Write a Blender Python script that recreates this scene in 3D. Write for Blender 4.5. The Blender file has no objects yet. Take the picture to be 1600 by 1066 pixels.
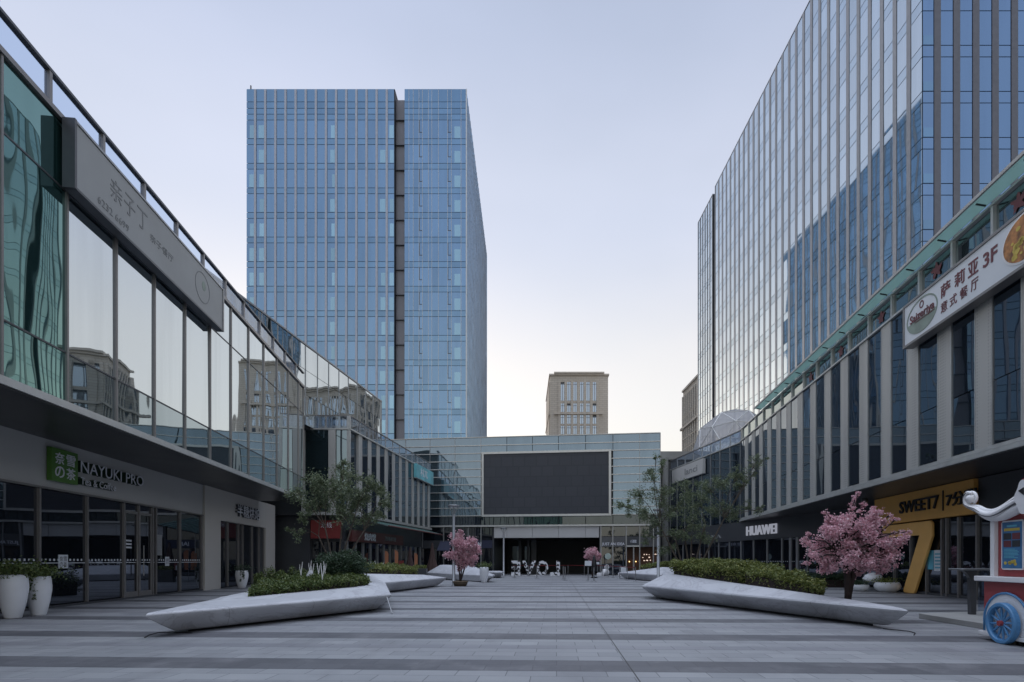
import bpy, bmesh, math, random
from math import radians as R, sin, cos, pi, sqrt
from mathutils import Vector
rnd = random.Random(7)
S = bpy.context.scene
COL = S.collection
# ------------------------------------------------------------------ camera, sky, sun, exposure
EYE = 1.35; FP = 900.0; PX0 = 820.0; PY0 = 876.0        # focal length in photo pixels, vanishing point of +Y
cam = bpy.data.cameras.new('camera'); camo = bpy.data.objects.new('camera', cam); COL.objects.link(camo)
camo.location = (0, 0, EYE); camo.rotation_euler = (pi/2, 0, 0)
cam.sensor_width = 36; cam.lens = 36*FP/1600
cam.shift_x = (800-PX0)/1600; cam.shift_y = (PY0-533)/1600
cam.clip_start = .1; cam.clip_end = 6000
S.camera = camo
W = bpy.data.worlds.new('World'); S.world = W; W.use_nodes = True
wt = W.node_tree; wt.nodes.clear()
SUN_EL, SUN_AZ = 5.0, -20.0                              # azimuth from +Y, negative = left
sky = wt.nodes.new('ShaderNodeTexSky'); sky.sky_type = 'NISHITA'; sky.sun_disc = False
sky.sun_elevation = R(SUN_EL); sky.sun_rotation = R(SUN_AZ)
sky.air_density = 1.0; sky.dust_density = 1.0; sky.ozone_density = 2.0
hs = wt.nodes.new('ShaderNodeHueSaturation'); hs.inputs['Saturation'].default_value = .62
bg = wt.nodes.new('ShaderNodeBackground'); bg.inputs['Strength'].default_value = .15
wo = wt.nodes.new('ShaderNodeOutputWorld')
veil_mix = wt.nodes.new('ShaderNodeMix'); veil_mix.data_type = 'RGBA'; veil_mix.inputs[0].default_value = .5
veil_mix.inputs[7].default_value = (2.75, 3.0, 3.75, 1)      # pale veil over the clear sky, also a fill for the shaded plaza
tc = wt.nodes.new('ShaderNodeTexCoord'); sz = wt.nodes.new('ShaderNodeSeparateXYZ'); vr = wt.nodes.new('ShaderNodeValToRGB')
vm = wt.nodes.new('ShaderNodeVectorMath'); vm.operation = 'SCALE'; vm.inputs['Scale'].default_value = 15.0
vr.color_ramp.interpolation = 'EASE'
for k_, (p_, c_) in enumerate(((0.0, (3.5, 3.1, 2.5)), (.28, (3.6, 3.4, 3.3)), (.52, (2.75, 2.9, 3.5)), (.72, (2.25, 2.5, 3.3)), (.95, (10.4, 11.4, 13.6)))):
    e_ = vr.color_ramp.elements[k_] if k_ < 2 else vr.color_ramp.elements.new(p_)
    e_.position = p_; e_.color = tuple(q_/15 for q_ in c_)+(1,)            # pale low down; overhead brightening added beyond the view to lift ground light
cn = wt.nodes.new('ShaderNodeTexNoise'); cn.inputs['Scale'].default_value = 1.6; cn.inputs['Detail'].default_value = 4; cr = wt.nodes.new('ShaderNodeMapRange')
cm = wt.nodes.new('ShaderNodeMapping'); cm.inputs['Scale'].default_value = (1, 1, 2.2); wt.links.new(tc.outputs['Generated'], cm.inputs[0]); wt.links.new(cm.outputs[0], cn.inputs[0])
for i_, v_ in enumerate((.35, .65, .56, .74)): cr.inputs[i_+1].default_value = v_
wt.links.new(cn.outputs[0], cr.inputs[0]); wt.links.new(cr.outputs[0], veil_mix.inputs[0])
wt.links.new(tc.outputs['Generated'], sz.inputs[0]); wt.links.new(sz.outputs[2], vr.inputs[0]); wt.links.new(vr.outputs[0], vm.inputs[0]); wt.links.new(vm.outputs[0], veil_mix.inputs[7])
wt.links.new(sky.outputs[0], hs.inputs['Color']); wt.links.new(hs.outputs[0], veil_mix.inputs[6]); wt.links.new(veil_mix.outputs[2], bg.inputs[0]); wt.links.new(bg.outputs[0], wo.inputs[0])
sl = bpy.data.lights.new('sun', 'SUN'); so = bpy.data.objects.new('sun', sl); COL.objects.link(so)
sl.energy = .6; sl.angle = R(.5); sl.color = (1, .92, .84)
sd = Vector((sin(R(SUN_AZ))*cos(R(SUN_EL)), cos(R(SUN_AZ))*cos(R(SUN_EL)), sin(R(SUN_EL))))
so.rotation_euler = sd.to_track_quat('Z', 'Y').to_euler(); so.location = (-20, 0, 60)
S.view_settings.view_transform = 'Standard'; S.view_settings.look = 'None'
S.view_settings.exposure = 0.95; S.view_settings.gamma = 1
S.render.film_transparent = False
S.cycles.max_bounces = 8; S.cycles.glossy_bounces = 4; S.cycles.transparent_max_bounces = 12
S.cycles.use_denoising = True

# ------------------------------------------------------------------ materials
class NT:
    def __init__(s, name):
        s.m = bpy.data.materials.new(name); s.m.use_nodes = True; s.t = s.m.node_tree; s.t.nodes.clear()
        s.out = s.t.nodes.new('ShaderNodeOutputMaterial')
    def n(s, typ, props=None, **ins):
        nd = s.t.nodes.new('ShaderNode'+typ)
        for k, v in (props or {}).items(): setattr(nd, k, v)
        for k, v in ins.items():
            s.set(nd, k, v)
        return nd
    def set(s, nd, k, v):
        key = int(k[1:]) if k[0] == 'i' and k[1:].isdigit() else k.replace('_', ' ')
        sock = nd.inputs[key]
        if isinstance(v, bpy.types.NodeSocket): s.t.links.new(v, sock)
        elif isinstance(v, bpy.types.Node): s.t.links.new(v.outputs[0], sock)
        else:
            if isinstance(v, tuple) and len(v) == 3 and sock.type == 'RGBA': v = v+(1,)
            sock.default_value = v
    def math(s, op, a, b=0.0, c=0.0): return s.n('Math', {'operation': op}, i0=a, i1=b, i2=c).outputs[0]
    def obj(s): return s.n('TexCoord').outputs['Object']
    def noise(s, scale, detail=3, vec=None, rough=.5):
        nd = s.n('TexNoise', Scale=scale, Detail=detail, Roughness=rough)
        s.t.links.new(vec if vec is not None else s.obj(), nd.inputs['Vector']); return nd
    def mix(s, f, a, b, blend='MIX'):
        nd = s.n('Mix', {'data_type': 'RGBA', 'blend_type': blend}); s.set(nd, 'i0', f); s.set(nd, 'i6', a); s.set(nd, 'i7', b); return nd.outputs[2]
    def ramp(s, f, lo, hi):
        nd = s.n('MapRange', i0=f, i1=lo, i2=hi); return nd.outputs[0]
    def bump(s, h, strength=.2, dist=.02): return s.n('Bump', Strength=strength, Distance=dist, Height=h).outputs[0]
    def done(s, sh): s.t.links.new(sh.outputs[0] if isinstance(sh, bpy.types.Node) else sh, s.out.inputs[0]); return s.m

def plain(name, col, rough=.5, metal=0.0, var=.15, scale=3.0, bump=.0, spec=.5):
    t = NT(name); nz = t.noise(scale, 4)
    dk = tuple(c*(1-var) for c in col); lt = tuple(min(1, c*(1+var)) for c in col)
    c = t.mix(t.ramp(nz.outputs[0], .3, .7), dk, lt)
    p = t.n('BsdfPrincipled', Base_Color=c, Roughness=rough, Metallic=metal)
    p.inputs['Specular IOR Level'].default_value = spec
    t.set(p, 'Roughness', t.math('ADD', t.math('MULTIPLY', nz.outputs[0], .2), rough-.1))
    if bump:
        t.set(p, 'Normal', t.bump(t.noise(scale*12, 4).outputs[0], bump, .01))
    return t.done(p)

def glass(name, body, tint, base, rough=.015, wave=.0, wscale=.35, power=1.0, dirt=.15):
    """coated facade glass: a dark body seen through a mirror-like front whose strength grows at grazing angles"""
    t = NT(name)
    co = t.obj(); nm = None
    if wave:
        mp = t.n('Mapping', Scale=(1, 1, .45), Vector=co)
        nm = t.bump(t.noise(wscale, 1.5, mp.outputs[0]).outputs[0], wave, .5)
    fr = t.n('Fresnel', IOR=1.5)
    if nm is not None: t.set(fr, 'Normal', nm)
    f = t.math('ADD', t.math('MULTIPLY', fr.outputs[0], 1-base), base)
    st = t.noise(.9, 5, t.n('Mapping', Scale=(1.5, 1.5, .12), Vector=co).outputs[0])
    f = t.math('MULTIPLY', f, t.math('SUBTRACT', 1.0, t.math('MULTIPLY', t.ramp(st.outputs[0], .45, .8), dirt)))
    rnd_i = t.n('NewGeometry').outputs['Random Per Island']
    f = t.math('MULTIPLY', f, t.math('ADD', .86, t.math('MULTIPLY', rnd_i, .16)))
    bc = t.mix(rnd_i, tuple(c*.7 for c in body), tuple(c*1.35 for c in body))
    d = t.n('BsdfDiffuse', Color=bc); g = t.n('BsdfGlossy', Color=tint, Roughness=rough)
    if nm is not None: t.set(g, 'Normal', nm)
    m = t.n('MixShader', i0=f); t.t.links.new(d.outputs[0], m.inputs[1]); t.t.links.new(g.outputs[0], m.inputs[2])
    return t.done(m)

def clear_glass(name, tint, base=.08):
    t = NT(name)
    f = t.math('ADD', t.math('MULTIPLY', t.n('Fresnel', IOR=1.5).outputs[0], 1-base), base)
    f = t.math('MULTIPLY', f, t.math('SUBTRACT', 1.0, t.n('NewGeometry').outputs['Backfacing']))
    a = t.n('BsdfTransparent', Color=tint); g = t.n('BsdfGlossy', Color=(.9, .95, 1), Roughness=.02)
    m = t.n('MixShader', i0=f); t.t.links.new(a.outputs[0], m.inputs[1]); t.t.links.new(g.outputs[0], m.inputs[2])
    return t.done(m)

def perforated(name, col, hole, scale):
    t = NT(name); co = t.obj()
    v = t.n('TexVoronoi', Scale=scale, Randomness=0.0, Vector=co)
    c = t.mix(t.ramp(v.outputs['Distance'], .28, .36), hole, col)
    return t.done(t.n('BsdfPrincipled', Base_Color=c, Roughness=.45, Metallic=.25))

def leafy(name, a, b, c, trans=.3):
    t = NT(name); r = t.n('NewGeometry').outputs['Random Per Island']
    col = t.mix(t.ramp(r, .0, .7), a, b); col = t.mix(t.ramp(r, .8, 1.0), col, c)
    p = t.n('BsdfPrincipled', Base_Color=col, Roughness=.55); q = t.n('BsdfTranslucent', Color=col)
    m = t.n('MixShader', i0=trans); t.t.links.new(p.outputs[0], m.inputs[1]); t.t.links.new(q.outputs[0], m.inputs[2])
    return t.done(m)

def emit(name, col, strength):
    t = NT(name); return t.done(t.n('Emission', Color=col, Strength=strength))

def paving_mat():
    t = NT('granite_paving'); co = t.obj()
    sx = t.n('SeparateXYZ', Vector=co)
    x, y = sx.outputs[0], sx.outputs[1]
    u = t.math('SUBTRACT', x, t.math('MULTIPLY', y, .055)); v = t.math('ADD', y, t.math('MULTIPLY', x, .045))
    uv = t.n('CombineXYZ', X=u, Y=v).outputs[0]
    br = t.n('TexBrick', {'offset': .5, 'squash': 1.0}, Vector=uv, Scale=1.0, Mortar_Size=.006, Mortar_Smooth=.3, Bias=0.0, Brick_Width=.6, Row_Height=.354)
    t.set(br, 'Color1', (0, 0, 0)); t.set(br, 'Color2', (1, 1, 1)); t.set(br, 'Mortar', (.5, .5, .5))
    ph = t.math('FRACT', t.math('DIVIDE', t.math('SUBTRACT', v, 7.03), 2.832))
    dark = t.math('LESS_THAN', ph, .275)
    ph2 = t.math('FRACT', t.math('DIVIDE', t.math('SUBTRACT', v, 7.03), 2.832))
    mid = t.math('MULTIPLY', t.math('GREATER_THAN', ph2, .625), t.math('LESS_THAN', ph2, .75))
    base = t.mix(br.outputs['Color'], (.243, .254, .266), (.308, .318, .329))
    bdark = t.mix(br.outputs['Color'], (.082, .085, .095), (.108, .111, .122))
    bmid = t.mix(br.outputs['Color'], (.205, .21, .228), (.245, .25, .268))
    c = t.mix(mid, base, bmid); c = t.mix(dark, c, bdark)
    big = t.noise(.22, 5, co, .6); stain = t.noise(1.3, 6, co, .7)
    c = t.mix(t.math('MULTIPLY', t.ramp(big.outputs[0], .42, .7), .45), c, (.12, .12, .14))
    c = t.mix(t.math('MULTIPLY', t.ramp(stain.outputs[0], .5, .72), .34), c, (.33, .33, .34))
    gum = t.n('TexVoronoi', Scale=.9, Vector=co); c = t.mix(t.math('MULTIPLY', t.math('LESS_THAN', gum.outputs['Distance'], .022), .55), c, (.10, .10, .11))
    drip = t.noise(.7, 5, t.n('Mapping', Scale=(1, .35, 1), Rotation=(0, 0, .3), Vector=co).outputs[0], .65); c = t.mix(t.math('MULTIPLY', t.ramp(drip.outputs[0], .52, .68), .42), c, (.15, .15, .16))
    gr = t.noise(90, 2, co); c = t.mix(.22, c, t.mix(gr.outputs[0], (0, 0, 0), (.7, .7, .72)), 'OVERLAY')
    c = t.mix(t.math('MULTIPLY', br.outputs['Fac'], .75), c, (.06, .06, .07))
    p = t.n('BsdfPrincipled', Base_Color=c)
    t.set(p, 'Roughness', t.math('ADD', .42, t.math('MULTIPLY', stain.outputs[0], .35)))
    t.set(p, 'Normal', t.bump(t.math('SUBTRACT', t.math('MULTIPLY', gr.outputs[0], .2), br.outputs['Fac']), .35, .006))
    return t.done(p)

def stone_mat(name, a, b, vein):
    t = NT(name); co = t.obj()
    w = t.n('TexNoise', Scale=.8, Detail=5, Distortion=1.6, Roughness=.6, Vector=t.n('Mapping', Scale=(1, .6, 2.2), Rotation=(.3, .5, .4), Vector=co).outputs[0])
    c = t.mix(t.ramp(w.outputs[0], .35, .65), a, b)
    vn = t.math('ABSOLUTE', t.math('SUBTRACT', w.outputs[0], .5)); c = t.mix(t.math('MULTIPLY', t.math('SUBTRACT', 1.0, t.ramp(vn, .0, .03)), .75), c, vein)
    yy = t.n('SeparateXYZ', Vector=co); ax = t.math('ADD', yy.outputs[1], t.math('ADD', t.math('MULTIPLY', yy.outputs[0], .5), t.math('MULTIPLY', yy.outputs[2], .5)))
    jn = t.math('LESS_THAN', t.math('FRACT', t.math('DIVIDE', ax, 2.3)), .004); c = t.mix(t.math('MULTIPLY', jn, .7), c, (.12, .12, .13))
    fn = t.noise(60, 3); c = t.mix(.1, c, t.mix(fn.outputs[0], (0, 0, 0), (.9, .9, .9)), 'OVERLAY')
    sm = t.noise(.5, 5, co); c = t.mix(t.math('MULTIPLY', t.ramp(sm.outputs[0], .5, .75), .25), c, tuple(q*.6 for q in a))
    return t.done(t.n('BsdfPrincipled', Base_Color=c, Roughness=.55, Normal=t.bump(fn.outputs[0], .15, .006)))

def brick_stone(name, a, b, mort, bw, rh):
    t = NT(name); co = t.obj(); sp = t.n('SeparateXYZ', Vector=co)
    uv = t.n('CombineXYZ', X=t.math('ADD', sp.outputs[0], sp.outputs[1]), Y=sp.outputs[2]).outputs[0]
    br = t.n('TexBrick', Vector=uv, Scale=1.0, Mortar_Size=.05, Brick_Width=bw, Row_Height=rh, Color1=a, Color2=b, Mortar=mort)
    nz = t.noise(.15, 5); c = t.mix(t.math('MULTIPLY', nz.outputs[0], .3), br.outputs['Color'], tuple(q*.6 for q in a))
    return t.done(t.n('BsdfPrincipled', Base_Color=c, Roughness=.8))

def collage_mat():
    t = NT('photo_collage'); co = t.obj()
    v = t.n('TexVoronoi', Scale=5.5, Randomness=.9, Vector=co)
    s = t.n('SeparateColor', Color=v.outputs['Color'])
    f = t.math('GREATER_THAN', s.outputs[0], .45)
    c = t.mix(f, (.03, .03, .04), (.7, .72, .75))
    return t.done(t.n('BsdfPrincipled', Base_Color=c, Roughness=.4))

M = {}
M['paving'] = paving_mat()
M['asphalt'] = plain('asphalt', (.06, .06, .065), .8, scale=.6)
M['stone'] = stone_mat('pale_marble', (.47, .48, .51), (.56, .57, .60), (.36, .36, .39))
M['stone_grey'] = stone_mat('grey_marble', (.41, .42, .45), (.49, .50, .53), (.33, .33, .36))
M['body'] = plain('dark_backing', (.025, .03, .035), .6)
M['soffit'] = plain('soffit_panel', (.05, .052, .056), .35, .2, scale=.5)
M['mullion'] = plain('grey_aluminium', (.33, .34, .35), .35, .6, .08)
M['dkmullion'] = plain('dark_aluminium', (.10, .105, .115), .4, .5, .08)
M['bronze'] = plain('taupe_aluminium', (.24, .23, .225), .38, .5, .08)
M['trim'] = plain('silver_trim', (.52, .53, .52), .35, .5, .08)
M['cladding'] = plain('pale_grey_cladding', (.47, .475, .47), .5, 0, .05, .4)
M['cladding_warm'] = plain('cream_cladding', (.56, .54, .50), .55, 0, .05, .4)
M['fin'] = perforated('perforated_fin', (.45, .45, .43), (.30, .30, .295), 11)
M['fin_tower'] = plain('tower_fin', (.27, .285, .31), .45, .3, .1)
M['fin_pink'] = plain('rosy_tower_fin', (.40, .425, .48), .45, .3, .1)
M['slot'] = plain('slot_panel', (.23, .235, .26), .5, .3, .12, .3)
M['fin_dark'] = plain('dark_tower_fin', (.13, .135, .155), .45, .3, .1)
M['g_left'] = glass('mirror_glass_left', (.02, .035, .04), (.84, .92, .97), .66, .01, .03, .5)
M['g_left_teal'] = glass('teal_reflection_glass', (.015, .04, .04), (.35, .57, .55), .48, .01, .035, .5)  # teal of the reflected silver tower put into the glass tint
M['g_left_low'] = glass('lower_glass_left', (.02, .035, .04), (.66, .77, .83), .46, .01, .03, .5)
M['g_right'] = glass('dark_glass_right', (.012, .018, .026), (.66, .76, .88), .10, .01, .025, .5)
M['g_right_top'] = glass('mirror_glass_right', (.02, .03, .035), (.75, .85, .87), .25, .01, .03, .5)
M['g_shop'] = glass('shop_glass', (.008, .01, .014), (.75, .82, .95), 0.09, .008, .015, .4, dirt=.1)
M['g_blue'] = glass('blue_tower_glass', (.022, .07, .135), (.48, .72, 1.0), .40, .03, .05, .2, dirt=.12)
M['g_blue_sp'] = glass('blue_tower_spandrel', (.022, .075, .135), (.48, .73, 1.0), .37, .05, .0, dirt=.1)
M['g_blue_lit'] = glass('blue_tower_blind', (.20, .36, .44), (.56, .82, 1.0), .34, .05, .0, dirt=.1)
M['g_tower'] = glass('pale_tower_glass', (.03, .06, .09), (.82, .92, 1.0), .62, .02, .035, .25, dirt=.1)
M['g_tower_sp'] = glass('pale_tower_spandrel', (.03, .06, .09), (.78, .90, 1.0), .58, .03, .0, dirt=.1)
M['g_tower_fr'] = glass('blue_front_glass', (.02, .055, .11), (.46, .68, 1.0), .38, .02, .03, .25, dirt=.1)
M['g_ctr'] = glass('pale_panel_glass', (.04, .06, .07), (.58, .74, .88), .30, .02, .06, .5, dirt=.15)
M['g_clear'] = clear_glass('clear_glass', (.76, .83, .93), .14)
tf = NT('frosted_canopy_glass'); ta_ = tf.n('BsdfTranslucent', Color=(.34, .47, .44)); td_ = tf.n('BsdfDiffuse', Color=(.22, .32, .30)); tt_ = tf.n('BsdfTransparent', Color=(.8, .92, .9))
m1_ = tf.n('MixShader', i0=.35); tf.t.links.new(ta_.outputs[0], m1_.inputs[1]); tf.t.links.new(td_.outputs[0], m1_.inputs[2]); m2_ = tf.n('MixShader', i0=.25); tf.t.links.new(m1_.outputs[0], m2_.inputs[1]); tf.t.links.new(tt_.outputs[0], m2_.inputs[2]); M['g_frit'] = tf.done(m2_)
tf = NT('dome_film'); ta_ = tf.n('BsdfTranslucent', Color=(.62, .63, .66)); td_ = tf.n('BsdfDiffuse', Color=(.50, .51, .54)); tt_ = tf.n('BsdfTransparent', Color=(.9, .9, .92))
m1_ = tf.n('MixShader', i0=.5); tf.t.links.new(ta_.outputs[0], m1_.inputs[1]); tf.t.links.new(td_.outputs[0], m1_.inputs[2]); m2_ = tf.n('MixShader', i0=.35); tf.t.links.new(m1_.outputs[0], m2_.inputs[1]); tf.t.links.new(tt_.outputs[0], m2_.inputs[2]); M['g_dome'] = tf.done(m2_)
M['screen'] = brick_stone('led_screen', (.053, .058, .068), (.060, .065, .075), (.047, .052, .06), .96, .96)
M['granite'] = brick_stone('brown_stone', (.60, .54, .45), (.66, .60, .51), (.44, .39, .33), 1.6, .6)
M['granite_trim'] = plain('brown_stone_trim', (.58, .52, .44), .8, 0, .1, .5)
M['win_dk'] = glass('stone_tower_window', (.03, .05, .09), (.72, .85, 1), .48, .03)
M['black'] = plain('black_paint', (.012, .012, .014), .45)
M['char'] = plain('charcoal_panel', (.055, .06, .068), .45, .2, .1, .6)
M['concrete'] = plain('concrete', (.30, .30, .29), .8, 0, .12, .8, .2)
M['white'] = plain('white_paint', (.78, .78, .79), .35, 0, .05, 1.5)
M['white_glaze'] = plain('white_glaze', (.70, .72, .75), .4, 0, .06, 2, .05)
M['offwhite'] = plain('pale_sign_face', (.66, .70, .74), .4, 0, .04, 1)
M['letter'] = plain('white_letter_face', (.72, .74, .80), .35, 0, .03)
M['grey_sign'] = plain('faded_grey_sign', (.30, .315, .32), .5, .1, .12, .5)
M['grey_letter'] = plain('faded_dark_letter', (.20, .21, .215), .6)
M['green_sign'] = plain('leaf_green_sign', (.075, .20, .028), .35, 0, .06)
M['dkgreen'] = plain('dark_green_letter_side', (.012, .035, .018), .4)
M['orange'] = plain('amber_panel', (.72, .385, .095), .45, 0, .08, 1.2)
M['orange2'] = plain('amber_numeral', (.80, .46, .14), .45, 0, .06, 1.2)
M['poster_orange'] = plain('orange_poster', (.55, .22, .12), .6)
M['red'] = plain('red_fascia', (.20, .03, .028), .5, 0, .12, 1)
M['redbrown'] = plain('oxblood_fascia', (.10, .028, .025), .5, 0, .12, 1)
M['cart_red'] = plain('cart_red_paint', (.32, .055, .06), .4, 0, .06)
M['cart_blue'] = plain('cart_blue_paint', (.085, .25, .48), .4, 0, .08)
M['maroon'] = plain('maroon_print', (.14, .035, .045), .5)
M['turq'] = plain('turquoise_sign', (.14, .44, .50), .35, 0, .35, .9)
M['sage'] = plain('sage_green_print', (.23, .29, .25), .5)
M['pale_green'] = plain('pale_green_disc', (.38, .46, .42), .5)
M['poster_blue'] = plain('poster_blue', (.05, .17, .34), .4, 0, .2, 6)
M['yellow'] = plain('yellow_print', (.55, .42, .08), .5)
M['cyan'] = plain('cyan_print', (.12, .42, .55), .5)
M['pizza'] = plain('pizza_print', (.38, .17, .06), .6, 0, .6, 6)
M['navy'] = plain('navy_canvas', (.025, .03, .06), .8)
M['umbrella'] = plain('brown_canvas', (.05, .028, .025), .85)
M['belt'] = plain('red_belt', (.19, .02, .025), .7)
M['steel'] = plain('brushed_steel', (.33, .34, .36), .35, .8, .08)
M['lamp_metal'] = plain('lamp_grey', (.27, .28, .29), .4, .6, .08)
M['wood'] = plain('warm_wood', (.13, .055, .025), .5, 0, .3, 2)
M['bark'] = plain('bark', (.085, .07, .055), .9, 0, .3, 14, .4)
M['bark_dk'] = plain('dark_bark', (.03, .02, .018), .9, 0, .3, 14, .4)
M['soil'] = plain('soil', (.04, .03, .022), .95)
M['wicker'] = plain('wicker', (.13, .095, .06), .85, 0, .4, 30, .3)
M['leaf_tree'] = leafy('tree_leaf', (.085, .12, .065), (.16, .20, .11), (.27, .29, .18))
M['leaf_dark'] = leafy('dark_leaf', (.022, .048, .026), (.05, .085, .045), (.10, .14, .085))
M['leaf_hedge'] = leafy('hedge_leaf', (.085, .115, .028), (.18, .21, .055), (.34, .33, .11))
M['leaf_hedge2'] = leafy('dark_hedge_leaf', (.05, .085, .025), (.11, .15, .042), (.20, .22, .075))
M['blossom'] = leafy('pink_blossom', (.60, .31, .38), (.78, .53, .58), (.85, .74, .75), .35)
M['collage'] = collage_mat()
M['lit_letter'] = emit('lit_white_letter', (.80, .84, 1.0), .17)
M['bulb'] = emit('warm_bulb', (1, .62, .25), 2.0)
M['neon'] = emit('white_neon', (1, .8, .68), .55)

# ------------------------------------------------------------------ mesh helpers
WL = {}                                                   # world location of every object that may be a parent
class Fr:
    """a vertical reference plane: point at station s, n metres out of it, height z"""
    def __init__(s, o, d, n):
        s.o = Vector((o[0], o[1], 0)); s.d = Vector((d[0], d[1], 0)); s.n = Vector((n[0], n[1], 0)).normalized()
    def P(s, a, n, z): return s.o + s.d*a + s.n*n + Vector((0, 0, z))
class MB:
    def __init__(s): s.v = []; s.f = []
    def add(s, vs, fs):
        k = len(s.v); s.v += [tuple(p) for p in vs]; s.f += [tuple(i+k for i in f) for f in fs]; return s
    BF = [(0, 3, 2, 1), (4, 5, 6, 7), (0, 1, 5, 4), (1, 2, 6, 5), (2, 3, 7, 6), (3, 0, 4, 7)]
    def box(s, x0, x1, y0, y1, z0, z1):
        return s.add([(x0, y0, z0), (x1, y0, z0), (x1, y1, z0), (x0, y1, z0), (x0, y0, z1), (x1, y0, z1), (x1, y1, z1), (x0, y1, z1)], s.BF)
    def fb(s, fr, a0, a1, n0, n1, z0, z1):
        q = [(a0, n0, z0), (a1, n0, z0), (a1, n1, z0), (a0, n1, z0), (a0, n0, z1), (a1, n0, z1), (a1, n1, z1), (a0, n1, z1)]
        return s.add([fr.P(*p) for p in q], s.BF)
    def prism(s, poly, z0, z1):
        n = len(poly)
        return s.add([(p[0], p[1], z0) for p in poly]+[(p[0], p[1], z1) for p in poly],
                     [tuple(range(n-1, -1, -1)), tuple(range(n, 2*n))]+[(i, (i+1) % n, (i+1) % n+n, i+n) for i in range(n)])
    def fprism(s, fr, poly, n0, n1):
        """poly of (station, z) extruded along the plane's normal"""
        n = len(poly)
        return s.add([fr.P(a, n0, z) for a, z in poly]+[fr.P(a, n1, z) for a, z in poly],
                     [tuple(range(n-1, -1, -1)), tuple(range(n, 2*n))]+[(i, (i+1) % n, (i+1) % n+n, i+n) for i in range(n)])
    def loops(s, ls, cap0=True, cap1=True):
        n = len(ls[0]); k = len(s.v)
        for l in ls: s.v += [tuple(p) for p in l]
        for j in range(len(ls)-1):
            for i in range(n):
                s.f.append((k+j*n+i, k+j*n+(i+1) % n, k+(j+1)*n+(i+1) % n, k+(j+1)*n+i))
        if cap0: s.f.append(tuple(k+i for i in range(n-1, -1, -1)))
        if cap1: s.f.append(tuple(k+(len(ls)-1)*n+i for i in range(n)))
        return s
    def lathe(s, c, prof, seg=24, sx=1.0, sy=1.0):
        return s.loops([[(c[0]+r*cos(2*pi*i/seg)*sx, c[1]+r*sin(2*pi*i/seg)*sy, c[2]+z) for i in range(seg)] for r, z in prof])
    def tube(s, pts, rad, seg=8):
        pts = [Vector(p) for p in pts]; ls = []; up = None
        for i, p in enumerate(pts):
            t = (pts[min(i+1, len(pts)-1)]-pts[max(i-1, 0)]).normalized()
            if up is None: up = Vector((1, 0, 0)) if abs(t.x) < .9 else Vector((0, 1, 0))
            a = (up-t*up.dot(t)).normalized(); b = t.cross(a); up = a
            r = rad[i] if isinstance(rad, (list, tuple)) else rad
            ls.append([p+(a*cos(2*pi*k/seg)+b*sin(2*pi*k/seg))*r for k in range(seg)])
        return s.loops(ls)
    def build(s, name, mat, parent=None, smooth=False, bevel=0, label=None):
        off = WL.get(parent.name, Vector((0, 0, 0))) if parent else Vector((0, 0, 0))
        me = bpy.data.meshes.new(name)
        me.from_pydata([(p[0]-off[0], p[1]-off[1], p[2]-off[2]) for p in s.v], [], s.f)
        me.materials.append(mat if not isinstance(mat, str) else M[mat])
        if len(s.f) < 60000:
            bm = bmesh.new(); bm.from_mesh(me); bmesh.ops.recalc_face_normals(bm, faces=bm.faces); bm.to_mesh(me); bm.free()
        if smooth:
            for p in me.polygons: p.use_smooth = True
        o = bpy.data.objects.new(name, me); COL.objects.link(o)
        if parent: o.parent = parent
        WL[o.name] = off
        if bevel:
            b = o.modifiers.new('bevel', 'BEVEL'); b.width = bevel; b.segments = 3; b.limit_method = 'ANGLE'; b.angle_limit = R(20)
            b.harden_normals = False
            for p in me.polygons: p.use_smooth = True
            me.set_sharp_from_angle(angle=R(35))
        if label: o['label'] = label
        return o
    def top(s, name, mat, label, cat, group=None, loc=None, **k):
        """the whole thing is this one mesh"""
        if loc is None:
            zs = min(v[2] for v in s.v); loc = (sum(v[0] for v in s.v)/len(s.v), sum(v[1] for v in s.v)/len(s.v), zs)
        L = Vector(loc); s.v = [(v[0]-L.x, v[1]-L.y, v[2]-L.z) for v in s.v]
        o = s.build(name, mat, None, **k); o.location = L; WL[o.name] = L
        tag(o, label, cat, group); return o
def tag(o, label=None, cat=None, group=None, kind=None):
    if label: o['label'] = label
    if cat: o['category'] = cat
    if group: o['group'] = group
    if kind: o['kind'] = kind
    return o
def thing(name, label, cat, loc, group=None):
    o = bpy.data.objects.new(name, None); COL.objects.link(o); o.location = loc; o.empty_display_size = .3
    WL[o.name] = Vector(loc); return tag(o, label, cat, group)
def dup(o, loc, label=None, rz=None, sc=None):
    def cp(a, par):
        c = a.copy(); COL.objects.link(c)
        if par: c.parent = par
        for ch in a.children: cp(ch, c)
        return c
    r = cp(o, None); r.location = loc; WL[r.name] = Vector(loc)
    if label: r['label'] = label
    if rz is not None: r.rotation_euler.z = rz
    if sc is not None: r.scale = (sc,)*3 if not isinstance(sc, tuple) else sc
    return r
def structure(o): o['kind'] = 'structure'; return o
def scr(p):
    y = max(p[1], .6); return (PX0+FP*p[0]/y, PY0-FP*(p[2]-EYE)/y)
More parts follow.
